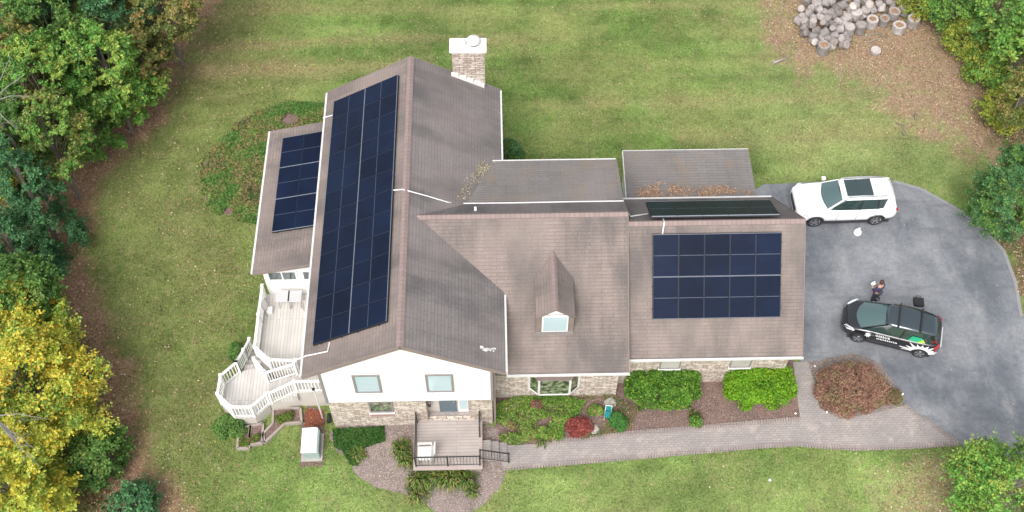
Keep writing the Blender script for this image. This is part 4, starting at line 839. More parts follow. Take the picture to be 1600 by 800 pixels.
# ------------------------------------------------------------ fallen leaves and grass blades
vb=[U(-30,-30),U(1630,-30),U(1630,830),U(-30,830)]
houseP=[Vector(p) for p in((-7,20.6),(-.3,20.6),(-.3,21.9),(5,21.9),(5,22.5),(12.3,22.5),(12.3,30.1),(12,33.4),(6,33.4),(6,30.1),(5,30.1),(5,30.5),(-.3,30.5),(-.3,34.9),(-7,34.9),(-7,33.8),(-10.1,33.8),(-10.1,26.5),(-7,26.5))]
hard=[P_drive,P_path,houseP,[Vector(p) for p in up],[Vector(p) for p in lw],[Vector((px0,py0)),Vector((px1+1,py0)),Vector((px1+1,py1)),Vector((px0,py1))]]
def notin(X,Y,polys):
    k=np.ones(X.shape,bool)
    for p in polys: k&=~inpoly(X,Y,p)
    return k
X,Y=scatter(420000,vb); z=zones(X,Y); dens=np.clip(z[0]*.8+z[5]*.35+.018+z[3]*.02,0,1); k=(rng.random(len(X))<dens*.8*(.3+1.4*fbm(X,Y,.8,77)))&notin(X,Y,hard+[P_bedF]); X=X[k];Y=Y[k]
LF=[(.34,.2,.13,3),(.42,.3,.2,2),(.24,.14,.09,2),(.5,.4,.28,1),(.42,.33,.1,.6)]
n_=len(X); P3=np.stack([X,Y,rng.uniform(.02,.05,n_)],1); pl=np.array([p[:3] for p in LF]); ci=rng.choice(5,n_,p=np.array([3,2,2,1,.6])/8.6)
tag(quads('fallen_leaves',leafquads(P3,rng.normal(size=(n_,3))*.35+np.array([0,0,1]),.085,.7),pl[ci]*rng.uniform(.6,1.2,(n_,1)),M['litter']),'brown fallen leaves scattered over lawn and margins','fallen leaves',kind='stuff')
X,Y=scatter(620,P_drive); X2,Y2=scatter(500,P_bedF); 
P3=np.stack([np.r_[X,X2],np.r_[Y,Y2],np.full(len(X)+len(X2),.025)],1); n_=len(P3)
tag(quads('fallen_leaves',leafquads(P3,rng.normal(size=(n_,3))*.2+np.array([0,0,1]),.055,.7),pl[rng.choice(5,n_)]*rng.uniform(.6,1.2,(n_,1)),M['litter']),'few dry leaves on the asphalt and front bed','fallen leaves',kind='stuff')
# leaf drift on the shed roof and in the roof valley
def roofleaf(poly,zf,n,label,colr):
    X,Y=scatter(n,poly); e=sdf(X,Y,poly); k=rng.random(len(X))<np.clip(-e*3,.1,1)*np.clip(fbm(X,Y,1.5,4)*1.7-.35,0,1); X=X[k];Y=Y[k]
    Zz=np.array([zf(a,c2) for a,c2 in zip(X,Y)])+.03; n2=len(X); tag(quads('roof_litter',leafquads(np.stack([X,Y,Zz],1),rng.normal(size=(n2,3))*.3+np.array([0,0,1]),.07,.7),np.array(colr)[rng.choice(len(colr),n2)]*rng.uniform(.6,1.3,(n2,1)),M['litter']),label,'leaf litter',kind='stuff')
V2=lambda L:[Vector(p) for p in L]
roofleaf(V2([(6.4,30.7),(12.0,30.7),(11.9,31.3),(10.5,31.6),(9,31.5),(7.6,31.9),(6.6,31.5)]),lambda x,y:2.12+(y-sy0)*.109,9000,'rusty leaf drift along the low side of the shed roof',[(.36,.2,.12),(.42,.3,.2),(.28,.17,.12)])
zc=lambda x,y:max(zA(x),fz-(y-fy)*(fz-cz)/(cy-fy))
roofleaf(V2([(-1.75,28.1),(-1.35,28.1),(-.2,30.2),(0.1,30.75),(-.5,30.75),(-1.3,29.3)]),zc,5200,'tan moss and debris in the rear roof valley',[(.33,.28,.18),(.4,.35,.25),(.25,.21,.14)])
# grass
X,Y=scatter(330000,vb); z=zones(X,Y); k=(rng.random(len(X))>np.clip(z[0]*.9+z[1]*.9,0,.97))&notin(X,Y,hard+[P_bedF,P_bedR,P_bedP,P_ivy]); X=X[k];Y=Y[k]
col=lawncol(X,Y)*rng.uniform(.5,1.6,(len(X),1))*(.62+.76*fbm(X,Y,2.6,91))[:,None]; col[:,0]*=rng.uniform(.85,1.2,len(X)); n_=len(X)
a=rng.uniform(0,2*PI,n_); l_=rng.uniform(.03,.075,n_); lean=rng.uniform(.3,1.2,n_); wv=.014+rng.random(n_)*.018; dx=np.cos(a);dy=np.sin(a)
A=np.stack([X-dy*wv,Y+dx*wv,np.zeros(n_)],1); B=np.stack([X+dy*wv,Y-dx*wv,np.zeros(n_)],1); T2=np.stack([X+dx*l_*lean,Y+dy*l_*lean,l_],1)
tag(quads('grass',np.stack([A,B,T2],1).reshape(-1,3),col,M['blade'],k=3),'short mown grass blades over the lawn','grass',kind='stuff')
# ------------------------------------------------------------ log pile
def logmesh(seed,kind):
    r=random.Random(seed); seg=14; prof=[(0,.0),(.94,.0),(1.0,.06),(.98,.5),(1.0,.94),(.93,1.0),(.7,1.0)]
    b=MB(); wob=[1+r.uniform(-.045,.045) for _ in range(seg)]; 
    def ring(rr,zz): return [Vector((rr*wob[k]*math.cos(2*PI*k/seg),rr*wob[k]*math.sin(2*PI*k/seg),zz+r.uniform(-.006,.006))) for k in range(seg)]
    P=[(.9,0),(1,.08),(.97,.5),(1.0,.92),(.92,1.0)]; P+= [(.66,1.0),(.6,.93),(.3,.95),(.02,.95)] if kind==1 else [(.6,1.02),(.3,1.03),(.02,1.02)]
    vs=[];fs=[];mi=[]
    for rr,zz in P: vs+=ring(rr,zz)
    for i in range(len(P)-1):
        for k in range(seg): q=i*seg+k;q2=i*seg+(k+1)%seg; fs.append((q,q2,q2+seg,q+seg)); mi.append(0 if i<4 else (1 if kind!=1 or i<6 else 2))
    fs.append(tuple(range(seg-1,-1,-1))); mi.append(1)
    return rawmesh('log_round',vs,fs,[M['logside'],M['logtop'],M['logrot']],True,mi,False)
for k_ in('logside','logtop'):
    n=NB(M[k_]); oi=n.n('ShaderNodeObjectInfo'); src=n.b.inputs['Base Color'].links[0].from_socket; n.col(n.mix(1.,src,n.ramp(oi.outputs['Random'],0,1,(.55,.53,.52),(1.25,1.25,1.25)),'MULTIPLY'))
lm0=[logmesh(i,0) for i in range(4)]; lm1=[logmesh(10+i,1) for i in range(3)]
def log(px,py,z,d,h,tx,ty,kind,label,group='weathered log rounds in the heap'):
    p=U(px,py,z+h*.5); o=bpy.data.objects.new('log_round',random.choice(lm1 if kind else lm0)); C.objects.link(o)
    o.rotation_euler=(tx,ty,random.uniform(0,6.28)); o.rotation_mode='XYZ'; o.scale=(d/2,d/2,h)
    ax=Vector((0,0,1)); ax.rotate(o.rotation_euler); o.location=p-ax*h*.5
    tilt=abs(math.sin(math.acos(max(-1,min(1,ax.z))))); zmin=o.location.z-(d/2)*tilt+min(0,ax.z*h)
    if zmin<0: o.location.z-=zmin
    return tag(o,label,'log',group)
zm=lambda x,y:(x-1230)/220*1600
up_=[(1426,34,.68,.6,1,'upright log round with dark rotten top, rightmost of the heap'),(1404,44,.72,.5,1,'broad upright log round heaped with rusty leaves, front right'),(1381,33,.58,.5,1,'upright log round topped with orange leaves, left of the broad front one'),(1362,35,.66,.6,1,'upright ringed log round with leaf filled centre, middle of front row'),(1344,44,.62,.6,0,'upright log round at the middle of the front row, left of the ringed one'),(1326,47,.6,.6,0,'upright grey log round at the centre front of the heap'),(1320,29,.72,.5,0,'large flat log round behind the centre front'),(1336,22,.72,.5,0,'large ringed log round in the middle of the heap'),(1351,19,.55,.5,0,'log round between the large ringed one and the white-sided one'),(1396,22,.66,.55,1,'log round behind the broad leaf heaped one'),(1414,15,.66,.5,1,'dark topped log round in the right rear of the heap'),(1286,76,.66,.65,1,'upright log round with dark hollow, lowest at front left'),(1368,80,.56,.2,0,'single thin pale log slice lying apart below the heap')]
for x,y,d,h,kd,lb in up_: log(x,y,0 if lb.startswith('single') or y>30 else .15,d,h,random.uniform(-.08,.08),random.uniform(-.08,.08),kd,lb,None if lb.startswith('single') else 'weathered log rounds in the heap')
occ=[(x,y) for x,y,*_ in up_]
heap=[(1243,34),(1250,10),(1275,-14),(1330,-25),(1400,-20),(1412,5),(1375,20),(1330,35),(1322,72),(1290,82),(1262,64)]
r=random.Random(5); cnt=0; tries=0
while cnt<78 and tries<9000:
    tries+=1; x=r.uniform(1240,1412); y=r.uniform(-22,80)
    if not inpoly(np.array([x]),np.array([y]),heap)[0]: continue
    if min(math.hypot(x-a,(y-c2)*1.25) for a,c2 in occ)<9.5: continue
    occ.append((x,y)); cnt+=1; e=float(-sdf(np.array([x]),np.array([y]),heap)[0]); z=min(.75,max(0,(e-4)*.032))
    log(x,y,z,r.uniform(.34,.5),r.uniform(.3,.48),r.choice([-1,1])*r.uniform(.3,1.5),r.uniform(-.9,.9),0,'grey log round tumbled in the heap'+(' by the top picture edge' if y<6 else ', on its far left slope' if x<1272 else ', near the hollow upright round' if y>52 else ', in its right rear' if x>1372 else ', high in its middle'))
# filler: a leaf strewn mound below
def stickthing(pts,name,label,m,rad,group=None):
    P=[U(x,y,z) for x,y,z in pts]; b=MB(); b.tube(P,rad if isinstance(rad,list) else [rad]*len(P),6); return tag(b.build(name,M[m],smooth=True),label,'stick',group)
stickthing([(1346,58,.1),(1362,54,.1),(1378,51,.15)],'stick','thin pale stick lying just below the front logs','palebark',.03)
stickthing([(1355,66,.04),(1370,61,.05),(1387,55,.08)],'stick','longer pale stick above the single log slice','palebark',.03)
stickthing([(1208,99,.04),(1216,95,.1),(1232,90,.05)],'fallen_branch','short grey branch on the grass left of the leaf litter','logside',[.07,.06,.03])
stickthing([(1432,172,.3),(1431,180,.15),(1430,187,.02)],'fallen_branch','dark stub standing at the border of grass and litter','bark',[.02,.05,.06])
stickthing([(1399,193,.05),(1412,196,.1),(1411,210,.04)],'fallen_branch','bent dark twig on the lawn below the stub','bark',[.02,.04,.05])
log(1491,66,0,.42,.3,.2,.1,0,'lone grey stump at the foot of the yellow-green shrubs',None)
# ------------------------------------------------------------ cars
def ringloft(st,mi=0):
    prof=[];vs=[];fs=[]
    for x,wd,zb_,zt in st:
        h=zt-zb_; half=[(0,zb_),(wd*.8,zb_),(wd*.96,zb_+h*.12),(wd,zb_+h*.38),(wd*.985,zb_+h*.66),(wd*.95,zb_+h*.9),(wd*.86,zt),(wd*.45,zt+.02),(0,zt+.028)]
        ring=half+[(-y,z) for y,z in reversed(half[1:-1])]; vs+=[(x,y,z) for y,z in ring]; k=len(ring)
    for i in range(len(st)-1):
        for j in range(k): a=i*k+j; c2=i*k+(j+1)%k; fs.append((a,c2,c2+k,a+k))
    fs.append(tuple(range(k-1,-1,-1))); fs.append(tuple(range((len(st)-1)*k,len(st)*k))); return vs,fs
def interp(st,x,j):
    s=sorted(st,key=lambda t:t[0]); return float(np.interp(x,[t[0] for t in s],[t[j] for t in s]))
def carbody(t,st,m,wheels,wr):
    vs,fs=ringloft(st); b=MB(); b.add(vs,fs); o=b.build('body',[m,M['rubber']],t,True)
    sm=o.modifiers.new('s','SUBSURF'); sm.levels=2; sm.render_levels=2
    cut=MB()
    for x in wheels:
        for s in(-1,1): cut.lathe([(.0,-.2),(wr+.055,-.2),(wr+.055,.2),(0,.2)],(x,s*.95,wr),24,ax='y')
    cm=cut.build('cut',[m,M['rubber']]); cm.data.polygons.foreach_set('material_index',[1]*len(cm.data.polygons)); cm.parent=t
    bo=o.modifiers.new('b','BOOLEAN'); bo.object=cm; bo.operation='DIFFERENCE'; bo.solver='EXACT'; bo.use_self=True
    try: bo.material_mode='INDEX'
    except Exception: pass
    dg=bpy.context.evaluated_depsgraph_get(); dg.update(); me=bpy.data.meshes.new_from_object(o.evaluated_get(dg)); o.modifiers.clear(); o.data=me; me.name='body'
    bpy.data.objects.remove(cm); 
    for p in me.polygons: p.use_smooth=True
    return o
def wheel(t,x,y,wr,s):
    e=bpy.data.objects.new('wheel',None)
    b=MB(); b.lathe([(wr*.62,-.1),(wr*.95,-.1),(wr,-.06),(wr,.06),(wr*.95,.1),(wr*.62,.1)],(0,0,0),28,ax='y'); o=b.build('wheel',M['rubber'],t,True); o.location=(x,y,wr)
    q=MB(); q.lathe([(wr*.68,.085),(wr*.66,.1),(wr*.6,.09),(wr*.58,.03),(0.,.02)],(0,0,0),28,mi=1,ax='y'); q.lathe([(wr*.7,.06),(wr*.68,.108),(wr*.61,.104)],(0,0,0),28,ax='y')
    for k in range(5):
        a=2*PI*k/5+.3; q.bar((math.cos(a)*wr*.08,.075,math.sin(a)*wr*.08),(math.cos(a)*wr*.64,.095,math.sin(a)*wr*.64),.09,.03,up=(0,1,0))
    q.lathe([(.05,.1),(.0,.11)],(0,0,0),12,ax='y'); rm=q.build('rim',[M['chrome'],M['darkm']],o)
    if s<0: rm.scale=(1,-1,1)
    return o
def greenhouse(t,belt,roof,glassm,wsm):
    """belt, roof: half outlines front->rear [(x,y,z)], same length; pane k between point k and k+1"""
    n=len(belt); g=MB()
    def side(s,k): a,b2=belt[k],belt[k+1]; c2,d=roof[k],roof[k+1]; f=lambda p:(p[0],p[1]*s,p[2]); return [f(a),f(b2),f(d),f(c2)]
    # windscreen
    f=lambda p,s:(p[0],p[1]*s,p[2])
    def slabq(q,m,name,off=0):
        b=MB(); q=[Vector(v) for v in q]; nn=(q[1]-q[0]).cross(q[3]-q[0]).normalized(); c0=sum(q,Vector())/4
        if nn.dot(c0-Vector((c0.x*.6,0,c0.z-.3)))<0: nn=-nn
        b.prism([v+nn*off for v in q],tuple(-nn*.02)); return b.build(name,m,t)
    for s in(-1,1):
        for k in range(1,n-2): slabq(side(s,k),glassm if k!=1 or True else glassm,'side_window')
    b0,r0=belt[1],roof[1]; 
    ws=MB(); K=8
    def bowed(b1,r1,bx,rx):
        vs=[]
        for i in range(K+1):
            u=-1+2*i/K; vs.append((b1[0]+bx*(1-u*u),b1[1]*u,b1[2])); vs.append((r1[0]+rx*(1-u*u),r1[1]*u,r1[2]+.03*(1-u*u)))
        return vs,[(2*i,2*i+2,2*i+3,2*i+1) for i in range(K)]
    v,fc=bowed(belt[1],roof[1],belt[0][0]-belt[1][0],roof[0][0]-roof[1][0]); ws.add(v,fc); ws.build('windscreen',wsm,t,True)
    rw=MB(); v,fc=bowed(belt[n-2],roof[n-2],belt[n-1][0]-belt[n-2][0],roof[n-1][0]-roof[n-2][0]); rw.add(v,fc); rw.build('rear_window',glassm,t,True)
def roofpanel(t,roof,m,over=.03,z=.0,crown=.05):
    P=[(x,y) for x,y,_ in roof]; zz=[p[2] for p in roof]; b=MB(); K=8; vs=[];n=len(P); 
    for i in range(n):
        for k in range(K+1):
            u=-1+2*k/K; y=max(P[i][1],.0); vs.append((P[i][0],(P[i][1]+over if P[i][1]>0 else roof[1][1]*.0)*u,zz[i]+z+crown*(1-u*u)))
    fs=[(i*(K+1)+k,i*(K+1)+k+1,(i+1)*(K+1)+k+1,(i+1)*(K+1)+k) for i in range(n-1) for k in range(K)]
    b.add(vs,fs); o=b.build('roof',m,t,True); so=o.modifiers.new('s','SOLIDIFY'); so.thickness=.04; so.offset=0; return o
def pill(t,a,b2,w_,m,name='pillar'):
    for s in(-1,1):
        q=MB(); f=lambda p:(p[0],p[1]*s,p[2]); q.bar(f(a),f(b2),w_,.035,up=(0,s*1,.25)); q.build(name,m,t)
# white SUV, heading -x
suv=thing('parked_suv','white sport utility car with dark sunroof parked behind the garage corner','car',(16.6,31.6,.012),PI+R(1))
wr=.375; st=[(2.41,.55,.42,.72),(2.39,.78,.34,.9),(2.28,.89,.28,1.0),(2.0,.945,.27,1.08),(1.5,.96,.27,1.13),(.95,.965,.27,1.17),(.2,.965,.27,1.16),(-.8,.965,.27,1.18),(-1.7,.96,.28,1.2),(-2.1,.94,.3,1.2),(-2.32,.88,.36,1.12),(-2.41,.78,.42,.95),(-2.43,.55,.5,.8)]
carbody(suv,st,M['carwhite'],(1.46,-1.46),wr)
belt=[(1.2,0,1.19),(.98,.8,1.15),(.45,.86,1.17),(-.5,.87,1.18),(-1.35,.86,1.19),(-2.1,.76,1.2),(-2.28,0,1.2)]
roof=[(.42,0,1.66),(.28,.6,1.63),(.1,.63,1.66),(-.6,.65,1.7),(-1.35,.64,1.69),(-1.95,.58,1.64),(-2.05,0,1.64)]
greenhouse(suv,belt,roof,M['carglass'],M['wshield'])
rp=[(.38,.52,1.65),(.15,.64,1.67),(-.6,.66,1.71),(-1.35,.65,1.7),(-1.9,.6,1.66),(-2.12,.52,1.62)]; roofpanel(suv,rp,M['carwhite'])
pill(suv,belt[1],roof[1],.1,M['carwhite']); pill(suv,belt[3],roof[3],.05,M['black']); pill(suv,belt[4],roof[4],.06,M['black']); 
for s in(-1,1):
    q=MB(); q.prism([(-1.62,s*.885,1.19),(-2.22,s*.78,1.17),(-2.1,s*.585,1.67),(-1.78,s*.645,1.69)] if s<0 else [(-1.78,s*.645,1.69),(-2.1,s*.585,1.67),(-2.22,s*.78,1.17),(-1.62,s*.885,1.19)],(0,-s*.05,0)); q.build('pillar',M['carwhite'],suv)
    q=MB(); q.bar((.1,s*.56,1.75),(-1.7,s*.54,1.77),.04,.035); q.build('roof_rail',M['chrome'],suv)
    q=MB(); q.box(-.1,.1,-.09,.09,-.07,.07); o=bevel(q.build('mirror',M['carwhite'],suv),.04,3); o.location=(.85,s*1.03,1.2)
    q=MB(); q.prism([(2.27,s*.55,.86),(2.1,s*.86,.92),(1.85,s*.93,.97),(2.0,s*.88,1.02),(2.25,s*.62,.97)],(0.06,s*.05,0)); q.build('headlight',M['lamp'],suv)
    q=MB(); q.box(-2.37,-2.25,s*.79-.06,s*.79+.05,.95,1.1); bevel(q.build('tail_light',M['red'],suv),.03)
    for hx in(-.2,-1.1): q=MB(); q.bar((hx,s*.975,1.0),(hx-.2,s*.975,1.0),.03,.03); q.build('door_handle',M['carwhite'],suv)
    for hx in(.5,-.42,-1.3): q=MB(); q.bar((hx,s*.967,.45),(hx-.03,s*.95,1.12),.012,.012); q.build('door_seam',M['frame'],suv)
q=MB(); q.prism([(.14,-.47,1.772),(.14,.47,1.772),(-1.1,.48,1.8),(-1.1,-.48,1.8)],(0,0,-.06)); q.bar((-.42,-.47,1.79),(-.42,.47,1.79),.05,.02); q.build('sunroof',M['carglass'],suv)
q=MB(); q.box(2.36,2.44,-.5,.5,.62,.86); q.build('grille',M['darkm'],suv)
q=MB(); q.box(-2.1,2.1,-.93,.93,.22,.34); q.build('underside',M['darkm'],suv)
for x in(1.46,-1.46):
    for s in(-1,1): wheel(suv,x,s*.86,wr,s)
# black hatchback with sun decal
hat=thing('decorated_hatchback','black hatchback with roof bars, white sunburst and green side graphics','car',(17.55,24.74,.012),R(162.3))
wr2=.32; st2=[(2.14,.42,.36,.56),(2.1,.62,.28,.68),(1.95,.77,.22,.79),(1.65,.86,.21,.91),(1.25,.885,.21,1.0),(.8,.885,.21,1.03),(0,.885,.21,1.02),(-.9,.885,.21,1.04),(-1.5,.88,.22,1.06),(-1.85,.84,.26,1.05),(-2.03,.76,.34,.98),(-2.1,.6,.42,.8)]
carbody(hat,st2,M['carblack'],(1.35,-1.35),wr2)
belt=[(1.66,0,1.0),(1.36,.72,.97),(.55,.79,1.03),(-.3,.8,1.04),(-1.1,.78,1.06),(-1.75,.68,1.08),(-1.95,0,1.08)]
roof=[(.5,0,1.5),(.33,.53,1.46),(.15,.57,1.49),(-.4,.58,1.53),(-1.0,.57,1.51),(-1.55,.52,1.44),(-1.7,0,1.44)]
greenhouse(hat,belt,roof,M['carglass'],M['wshield'])
rp=[(.48,.48,1.475),(.2,.57,1.5),(-.4,.59,1.54),(-1.0,.58,1.52),(-1.5,.54,1.47),(-1.85,.46,1.4)]; roofpanel(hat,rp,M['roofglass'],.02)
pill(hat,belt[1],roof[1],.08,M['carblack']); pill(hat,belt[3],roof[3],.06,M['carblack']); pill(hat,belt[5],roof[5],.16,M['carblack'])
for x in(-.05,-1.0):
    q=MB(); q.bar((x,-.62,1.63),(x,.62,1.63),.07,.04); 
    for s in(-1,1): q.bar((x,s*.58,1.5),(x,s*.58,1.63),.06,.05)
    q.build('roof_bar',M['black'],hat)
for s in(-1,1):
    q=MB(); q.box(-.09,.09,-.08,.08,-.06,.06); o=bevel(q.build('mirror',M['carblack'],hat),.04,3); o.location=(.85,s*.97,1.06)
    q=MB(); q.prism([(2.02,s*.5,.68),(1.88,s*.72,.74),(1.62,s*.82,.84),(1.72,s*.74,.89),(2.0,s*.54,.76)],(0.06,s*.05,0)); q.build('headlight',M['lamp'],hat)
    q=MB(); q.prism([(-2.0,s*.62,.72),(-1.86,s*.86,.72),(-1.76,s*.86,1.02),(-1.94,s*.66,1.1)],(-.05,s*.03,0)); q.build('tail_light',M['red'],hat)
    q=MB(); q.bar((-1.62,s*.66,1.2),(-1.84,s*.6,1.12),.1,.04); q.build('tail_light',M['red'],hat)
q=MB(); q.box(-2.14,-2.06,-.5,.5,.66,.76); q.build('number_plate_panel',M['gutter'],hat)
q=MB(); q.box(2.1,2.17,-.45,.45,.42,.56); q.build('grille',M['darkm'],hat)
q=MB(); q.box(-1.8,1.8,-.84,.84,.18,.28); q.build('underside',M['darkm'],hat)
for x in(1.35,-1.35):
    for s in(-1,1): wheel(hat,x,s*.785,wr2,s)
# side graphics follow the flank
def flank(x,z,k=0):
    wd=interp(st2,x,1); zb_=interp(st2,x,2); zt=interp(st2,x,3); h=(z-zb_)/(zt-zb_); f=float(np.interp(h,[0,.12,.38,.66,.9,1],[.8,.96,1,.985,.95,.86])); return wd*f+.016
def decal(polys,m,name,side=1):
    b=MB()
    for P in polys: b.prism([(x,side*(flank(x,z)),z) for x,z in P],(0,-side*.03,0))
    return b.build(name,m,hat)
rays=[]
cx_,cz_=-1.33,.36
for k in range(11):
    a=R(-2+k*18.2); r0,r1=.5,.8+.16*(k%2); da=R(7.5); zz=lambda v:min(.99,max(.4,v))
    rays.append([(max(-1.95,cx_+math.cos(a-da)*r0),zz(cz_+math.sin(a-da)*r0*.95)),(max(-2.0,cx_+math.cos(a)*r1),zz(cz_+math.sin(a)*r1*.8)),(max(-1.95,cx_+math.cos(a+da)*r0),zz(cz_+math.sin(a+da)*r0*.95))])
arc=[(cx_+math.cos(t)*.52,cz_+math.sin(t)*.5) for t in np.linspace(.1,PI-.1,12)]+[(cx_+math.cos(t)*.385,cz_-.03+math.sin(t)*.385) for t in np.linspace(PI-.1,.1,12)]
for s in(1,-1):
    strips=[[arc[i],arc[i+1],arc[22-i],arc[23-i]] for i in range(11)]
    decal(rays+strips,M['vinyl'],'sunburst_graphic',s)
    let=[]; x=.62
    rr=random.Random(3)
    for row,(z,hh,x0,x1) in enumerate([(.84,.1,.75,.1),(.68,.07,.62,-.28)]):
        x=x0
        while x>x1:
            w_=rr.uniform(.04,.08); let.append([(x,z),(x-w_*.45,z),(x-w_*.45,z+hh),(x,z+hh)]); let.append([(x-w_*.45,z),(x-w_,z),(x-w_,z+hh*.4),(x-w_*.45,z+hh*.4)]); x-=w_+.03
    decal(let,M['vinyl'],'side_lettering',s)
    fl=[[(1.02+math.cos(t)*.1*(1.4 if i%2 else .7),.8+math.sin(t)*.12*(1.4 if i%2 else .7)) for i,t in enumerate(np.arange(0,6.28,6.283/14))]]
    decal(fl,M['vinyl'],'flower_graphic',s)
    b=MB(); b.prism([(-.62,s*.8,1.12),(-1.0,s*.8,1.09),(-1.32,s*.765,1.12),(-1.15,s*.7,1.3),(-.75,s*.72,1.32)],(0,s*.02,0)); b.build('green_graphic',M['green'],hat)
    b=MB(); b.prism([(-1.05,s*.815,1.1),(-1.36,s*.785,1.12),(-1.22,s*.72,1.26)],(0,s*.02,0)); b.build('lime_graphic',M['lime'],hat)
# ------------------------------------------------------------ small things on the driveway
p=U(1436,471,.15); b=MB(); b.box(-.22,.22,-.2,.2,0,.16); b.box(-.14,.14,-.24,-.2,.03,.12); b.tube([(-.1,.2,.1),(-.1,.28,.16),(.1,.28,.16),(.1,.2,.1)],.015,6); o=bevel(b.build('equipment_bag',M['rubber']),.04,3); o.location=(p.x,p.y,.012); o.rotation_euler=(0,0,R(-8)); tag(o,'small square black bag lying on the asphalt beyond the hatchback','bag')
p=U(1339,360,.1); b=MB(); 
b.lathe([(.0,0),(.17,0),(.2,.06),(.19,.16),(.12,.27),(.04,.36),(.03,.38),(.06,.44),(0,.44)],(0,0,0),14)
r=random.Random(2); b.v=[v*(1+r.uniform(-.08,.08)) if v.z>.02 else v for v in b.v]; o=b.build('plastic_bag',M['bag'],smooth=True); o.location=(p.x,p.y-.12,.012); tag(o,'tied white plastic bag standing beside the white car','bag')
for x,y,lb in((1273,572,'small white globe light at the garage end of the side path'),(1292,644,'small white globe light at the lower corner of the brown bush bed'),(1243,646,'small white globe light below the yellower clipped bush')):
    p=U(x,y,.1); t=thing('garden_light',lb,'garden light',(p.x,p.y,0),0,'small garden lights'); b=MB(); b.lathe([(0,.06),(.035,.08),(.05,.11),(.035,.14),(0,.15)]); b.build('globe',M['bag'],t,True); b=MB(); b.tube([(0,0,0),(0,0,.07)],.02,6); b.build('stake',M['black'],t)
p=U(1405,624,0); b=MB(); b.box(-.035,.035,-.02,.02,0,.55); b.box(-.037,.037,-.022,.022,.4,.46,1); o=b.build('marker_post',[M['bag'],M['lamp']]); o.location=(p.x,p.y,.01); tag(o,'short white marker post at the driveway corner of the brown bed','post')
for x,y,lb in((1203,750,'white pebble-like ball lying on the front lawn'),):
    p=U(x,y,.03); b=MB(); b.lathe([(0,0),(.06,.02),(.07,.05),(.04,.09),(0,.1)],seg=10); o=b.build('ball',M['bag'],smooth=True); o.location=(p.x,p.y,0); tag(o,lb,'ball')
# garden seat
p=U(949,652,0); t=thing('garden_chair','small teal chair with white frame in the front flower bed','chair',(p.x,p.y,0),R(-10))
b=MB(); b.tube([(-.13,-.15,0),(-.13,-.15,.3),(-.13,.15,.3),(-.13,.22,.68),(.13,.22,.68),(.13,.15,.3),(.13,-.15,.3),(.13,-.15,0)],.016,6); b.tube([(-.13,.15,.3),(-.13,.17,0)],.016,6); b.tube([(.13,.15,.3),(.13,.17,0)],.016,6); b.build('frame',M['bag'],t)
b=MB(); b.box(-.14,.14,-.17,.13,.3,.34); bevel(b.build('seat',M['teal'],t),.01); b=MB(); b.prism([(-.14,.15,.36),(.14,.15,.36),(.14,.22,.66),(-.14,.22,.66)],(0,.025,0)); b.build('backrest',M['teal'],t)
p=U(953,630,0); b=MB(); r=random.Random(4)
b.lathe([(0,0),(.22,0),(.25,.08),(.15,.16),(0,.18)],seg=11); b.v=[v*(1+r.uniform(-.15,.15)) for v in b.v]; o=b.build('garden_rock',M['concrete']); o.location=(p.x,p.y,0); tag(o,'pale rock against the wall behind the teal seat','rock')
p=U(930,672,0); b=MB(); b.lathe([(0,0),(.2,0),(.22,.05),(.12,.1),(0,.11)],seg=9); b.v=[v*(1+r.uniform(-.2,.2)) for v in b.v]; o=b.build('garden_rock',M['concrete']); o.location=(p.x,p.y,0); tag(o,'flat pale stone between the red shrub and the path','rock')
# ------------------------------------------------------------ person
pp_=U(1378,441,1.66); per=thing('person','brown haired person in plum jacket holding a white tablet by the hatchback','person',(pp_.x,pp_.y-.05,.012),R(-150))
def skin(name,verts,edges,rad,m,par,sub=2):
    me=bpy.data.meshes.new(name); me.from_pydata(verts,edges,[]); o=bpy.data.objects.new(name,me); C.objects.link(o); o.parent=par
    sk=o.modifiers.new('k','SKIN'); 
    if not me.skin_vertices: me.attributes
    for i,v in enumerate(me.skin_vertices[0].data): v.radius=rad[i] if isinstance(rad[i],tuple) else (rad[i],rad[i]); v.use_root=(i==0)
    s2=o.modifiers.new('s','SUBSURF'); s2.levels=sub; s2.render_levels=sub; me.materials.append(m); return o
# local: facing -y
V_=[(0,0,.95),(0,.01,1.12),(0,.02,1.3),(0,.0,1.44),(0,-.03,1.5),
   (.17,0,1.4),(.23,.0,1.15),(.17,-.2,1.05),(.1,-.32,1.12),
   (-.17,0,1.4),(-.23,.0,1.15),(-.17,-.2,1.05),(-.1,-.32,1.12),
   (.1,0,.88),(.11,-.02,.5),(.12,.02,.1),(.12,-.1,.05),(-.1,0,.88),(-.12,.02,.5),(-.14,.06,.1),(-.14,-.06,.05),
   (0,-.045,1.56),(0,-.05,1.66),(0,-.05,1.74)]
E_=[(0,1),(1,2),(2,3),(3,4),(3,5),(5,6),(6,7),(7,8),(3,9),(9,10),(10,11),(11,12),(0,13),(13,14),(14,15),(15,16),(0,17),(17,18),(18,19),(19,20),(4,21),(21,22),(22,23)]
Rr=[(.15,.11),(.14,.1),(.17,.11),(.09,.08),.055,.07,.05,.042,.03,.07,.05,.042,.03,.09,.062,.045,.045,.09,.062,.045,.045,.075,.085,.05]
body=skin('body',V_,E_,Rr,M['skin'],per)
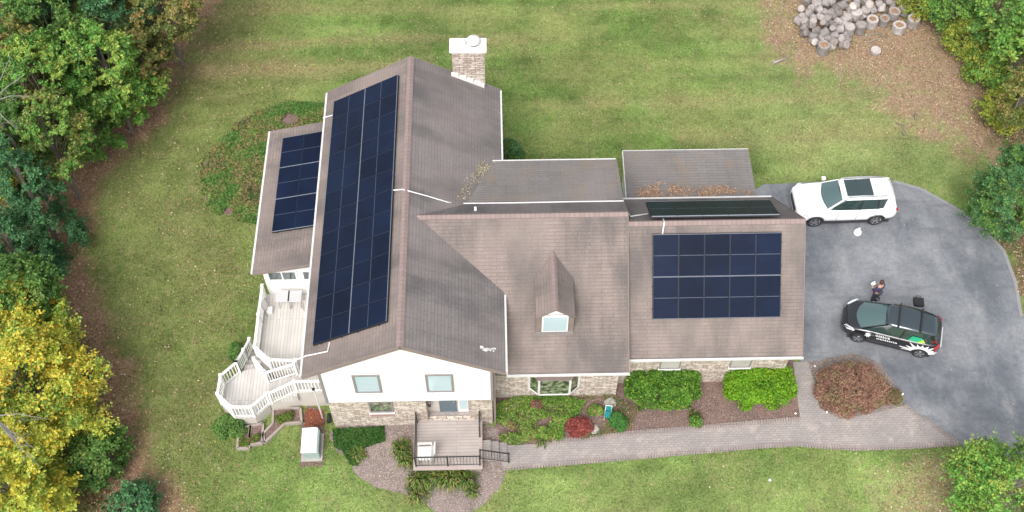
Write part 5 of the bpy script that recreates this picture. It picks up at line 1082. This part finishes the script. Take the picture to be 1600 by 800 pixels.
jv=[0,1,2,3,5,6,7,9,10,11]; mp={v:i for i,v in enumerate(jv)}
def sub(ids,pad,name,m):
    mpp={v:i for i,v in enumerate(ids)}; ed=[(mpp[a],mpp[b2]) for a,b2 in E_ if a in mpp and b2 in mpp]
    rr=[tuple(x+pad for x in Rr[v]) if isinstance(Rr[v],tuple) else Rr[v]+pad for v in ids]; return skin(name,[V_[v] for v in ids],ed,rr,m,per)
sub([0,1,2,3,5,6,7,9,10,11],.022,'jacket',M['jacket']); sub([0,13,14,15,17,18,19],.018,'trousers',M['jeans']); 
for s,ids in((1,[15,16]),(-1,[19,20])): sub(ids,.012,'shoe',M['rubber'])
b=MB(); b.lathe([(.0,.125),(.07,.11),(.105,.05),(.112,0),(.1,-.06),(.085,-.09)],(0,-.025,1.69),14); hr=b.build('hair',M['hair'],per,True); 
for vtx in hr.data.vertices:
    if vtx.co.y<-.1 and vtx.co.z<1.73: vtx.co.y=-.1
b=MB()
for s in(-1,1): b.lathe([(0,-.012),(.012,0),(0,.012)],(s*.033,-.133,1.665),6)
b.build('eye',M['black'],body)
b=MB(); b.add([(0,-.155,1.635),(-.014,-.13,1.625),(.014,-.13,1.625),(0,-.13,1.67)],[(0,1,2),(0,2,3),(0,3,1)]); b.build('nose',M['skin'],body)
for s in(-1,1):
    for k in range(4): x=s*(.085+.0)+(-s)*k*.012; skin('finger',[(s*.1,-.32,1.125-.018*k),(s*.085,-.365,1.12-.018*k),(s*.06,-.375,1.11-.018*k)],[(0,1),(1,2)],[.01,.009,.008],M['skin'],body,1)
    skin('thumb',[(s*.1,-.31,1.15),(s*.075,-.345,1.17)],[(0,1)],[.011,.009],M['skin'],body,1)
b=MB(); b.prism([(-.12,-.42,1.16),(.12,-.42,1.16),(.12,-.3,1.1),(-.12,-.3,1.1)],(0,.004,-.012)); o=b.build('tablet',M['bag']); o.parent=None
o.matrix_world=Matrix.Translation(per.location)@Matrix.Rotation(R(-150),4,'Z'); tag(o,'small white tablet held by the person beside the hatchback','tablet')
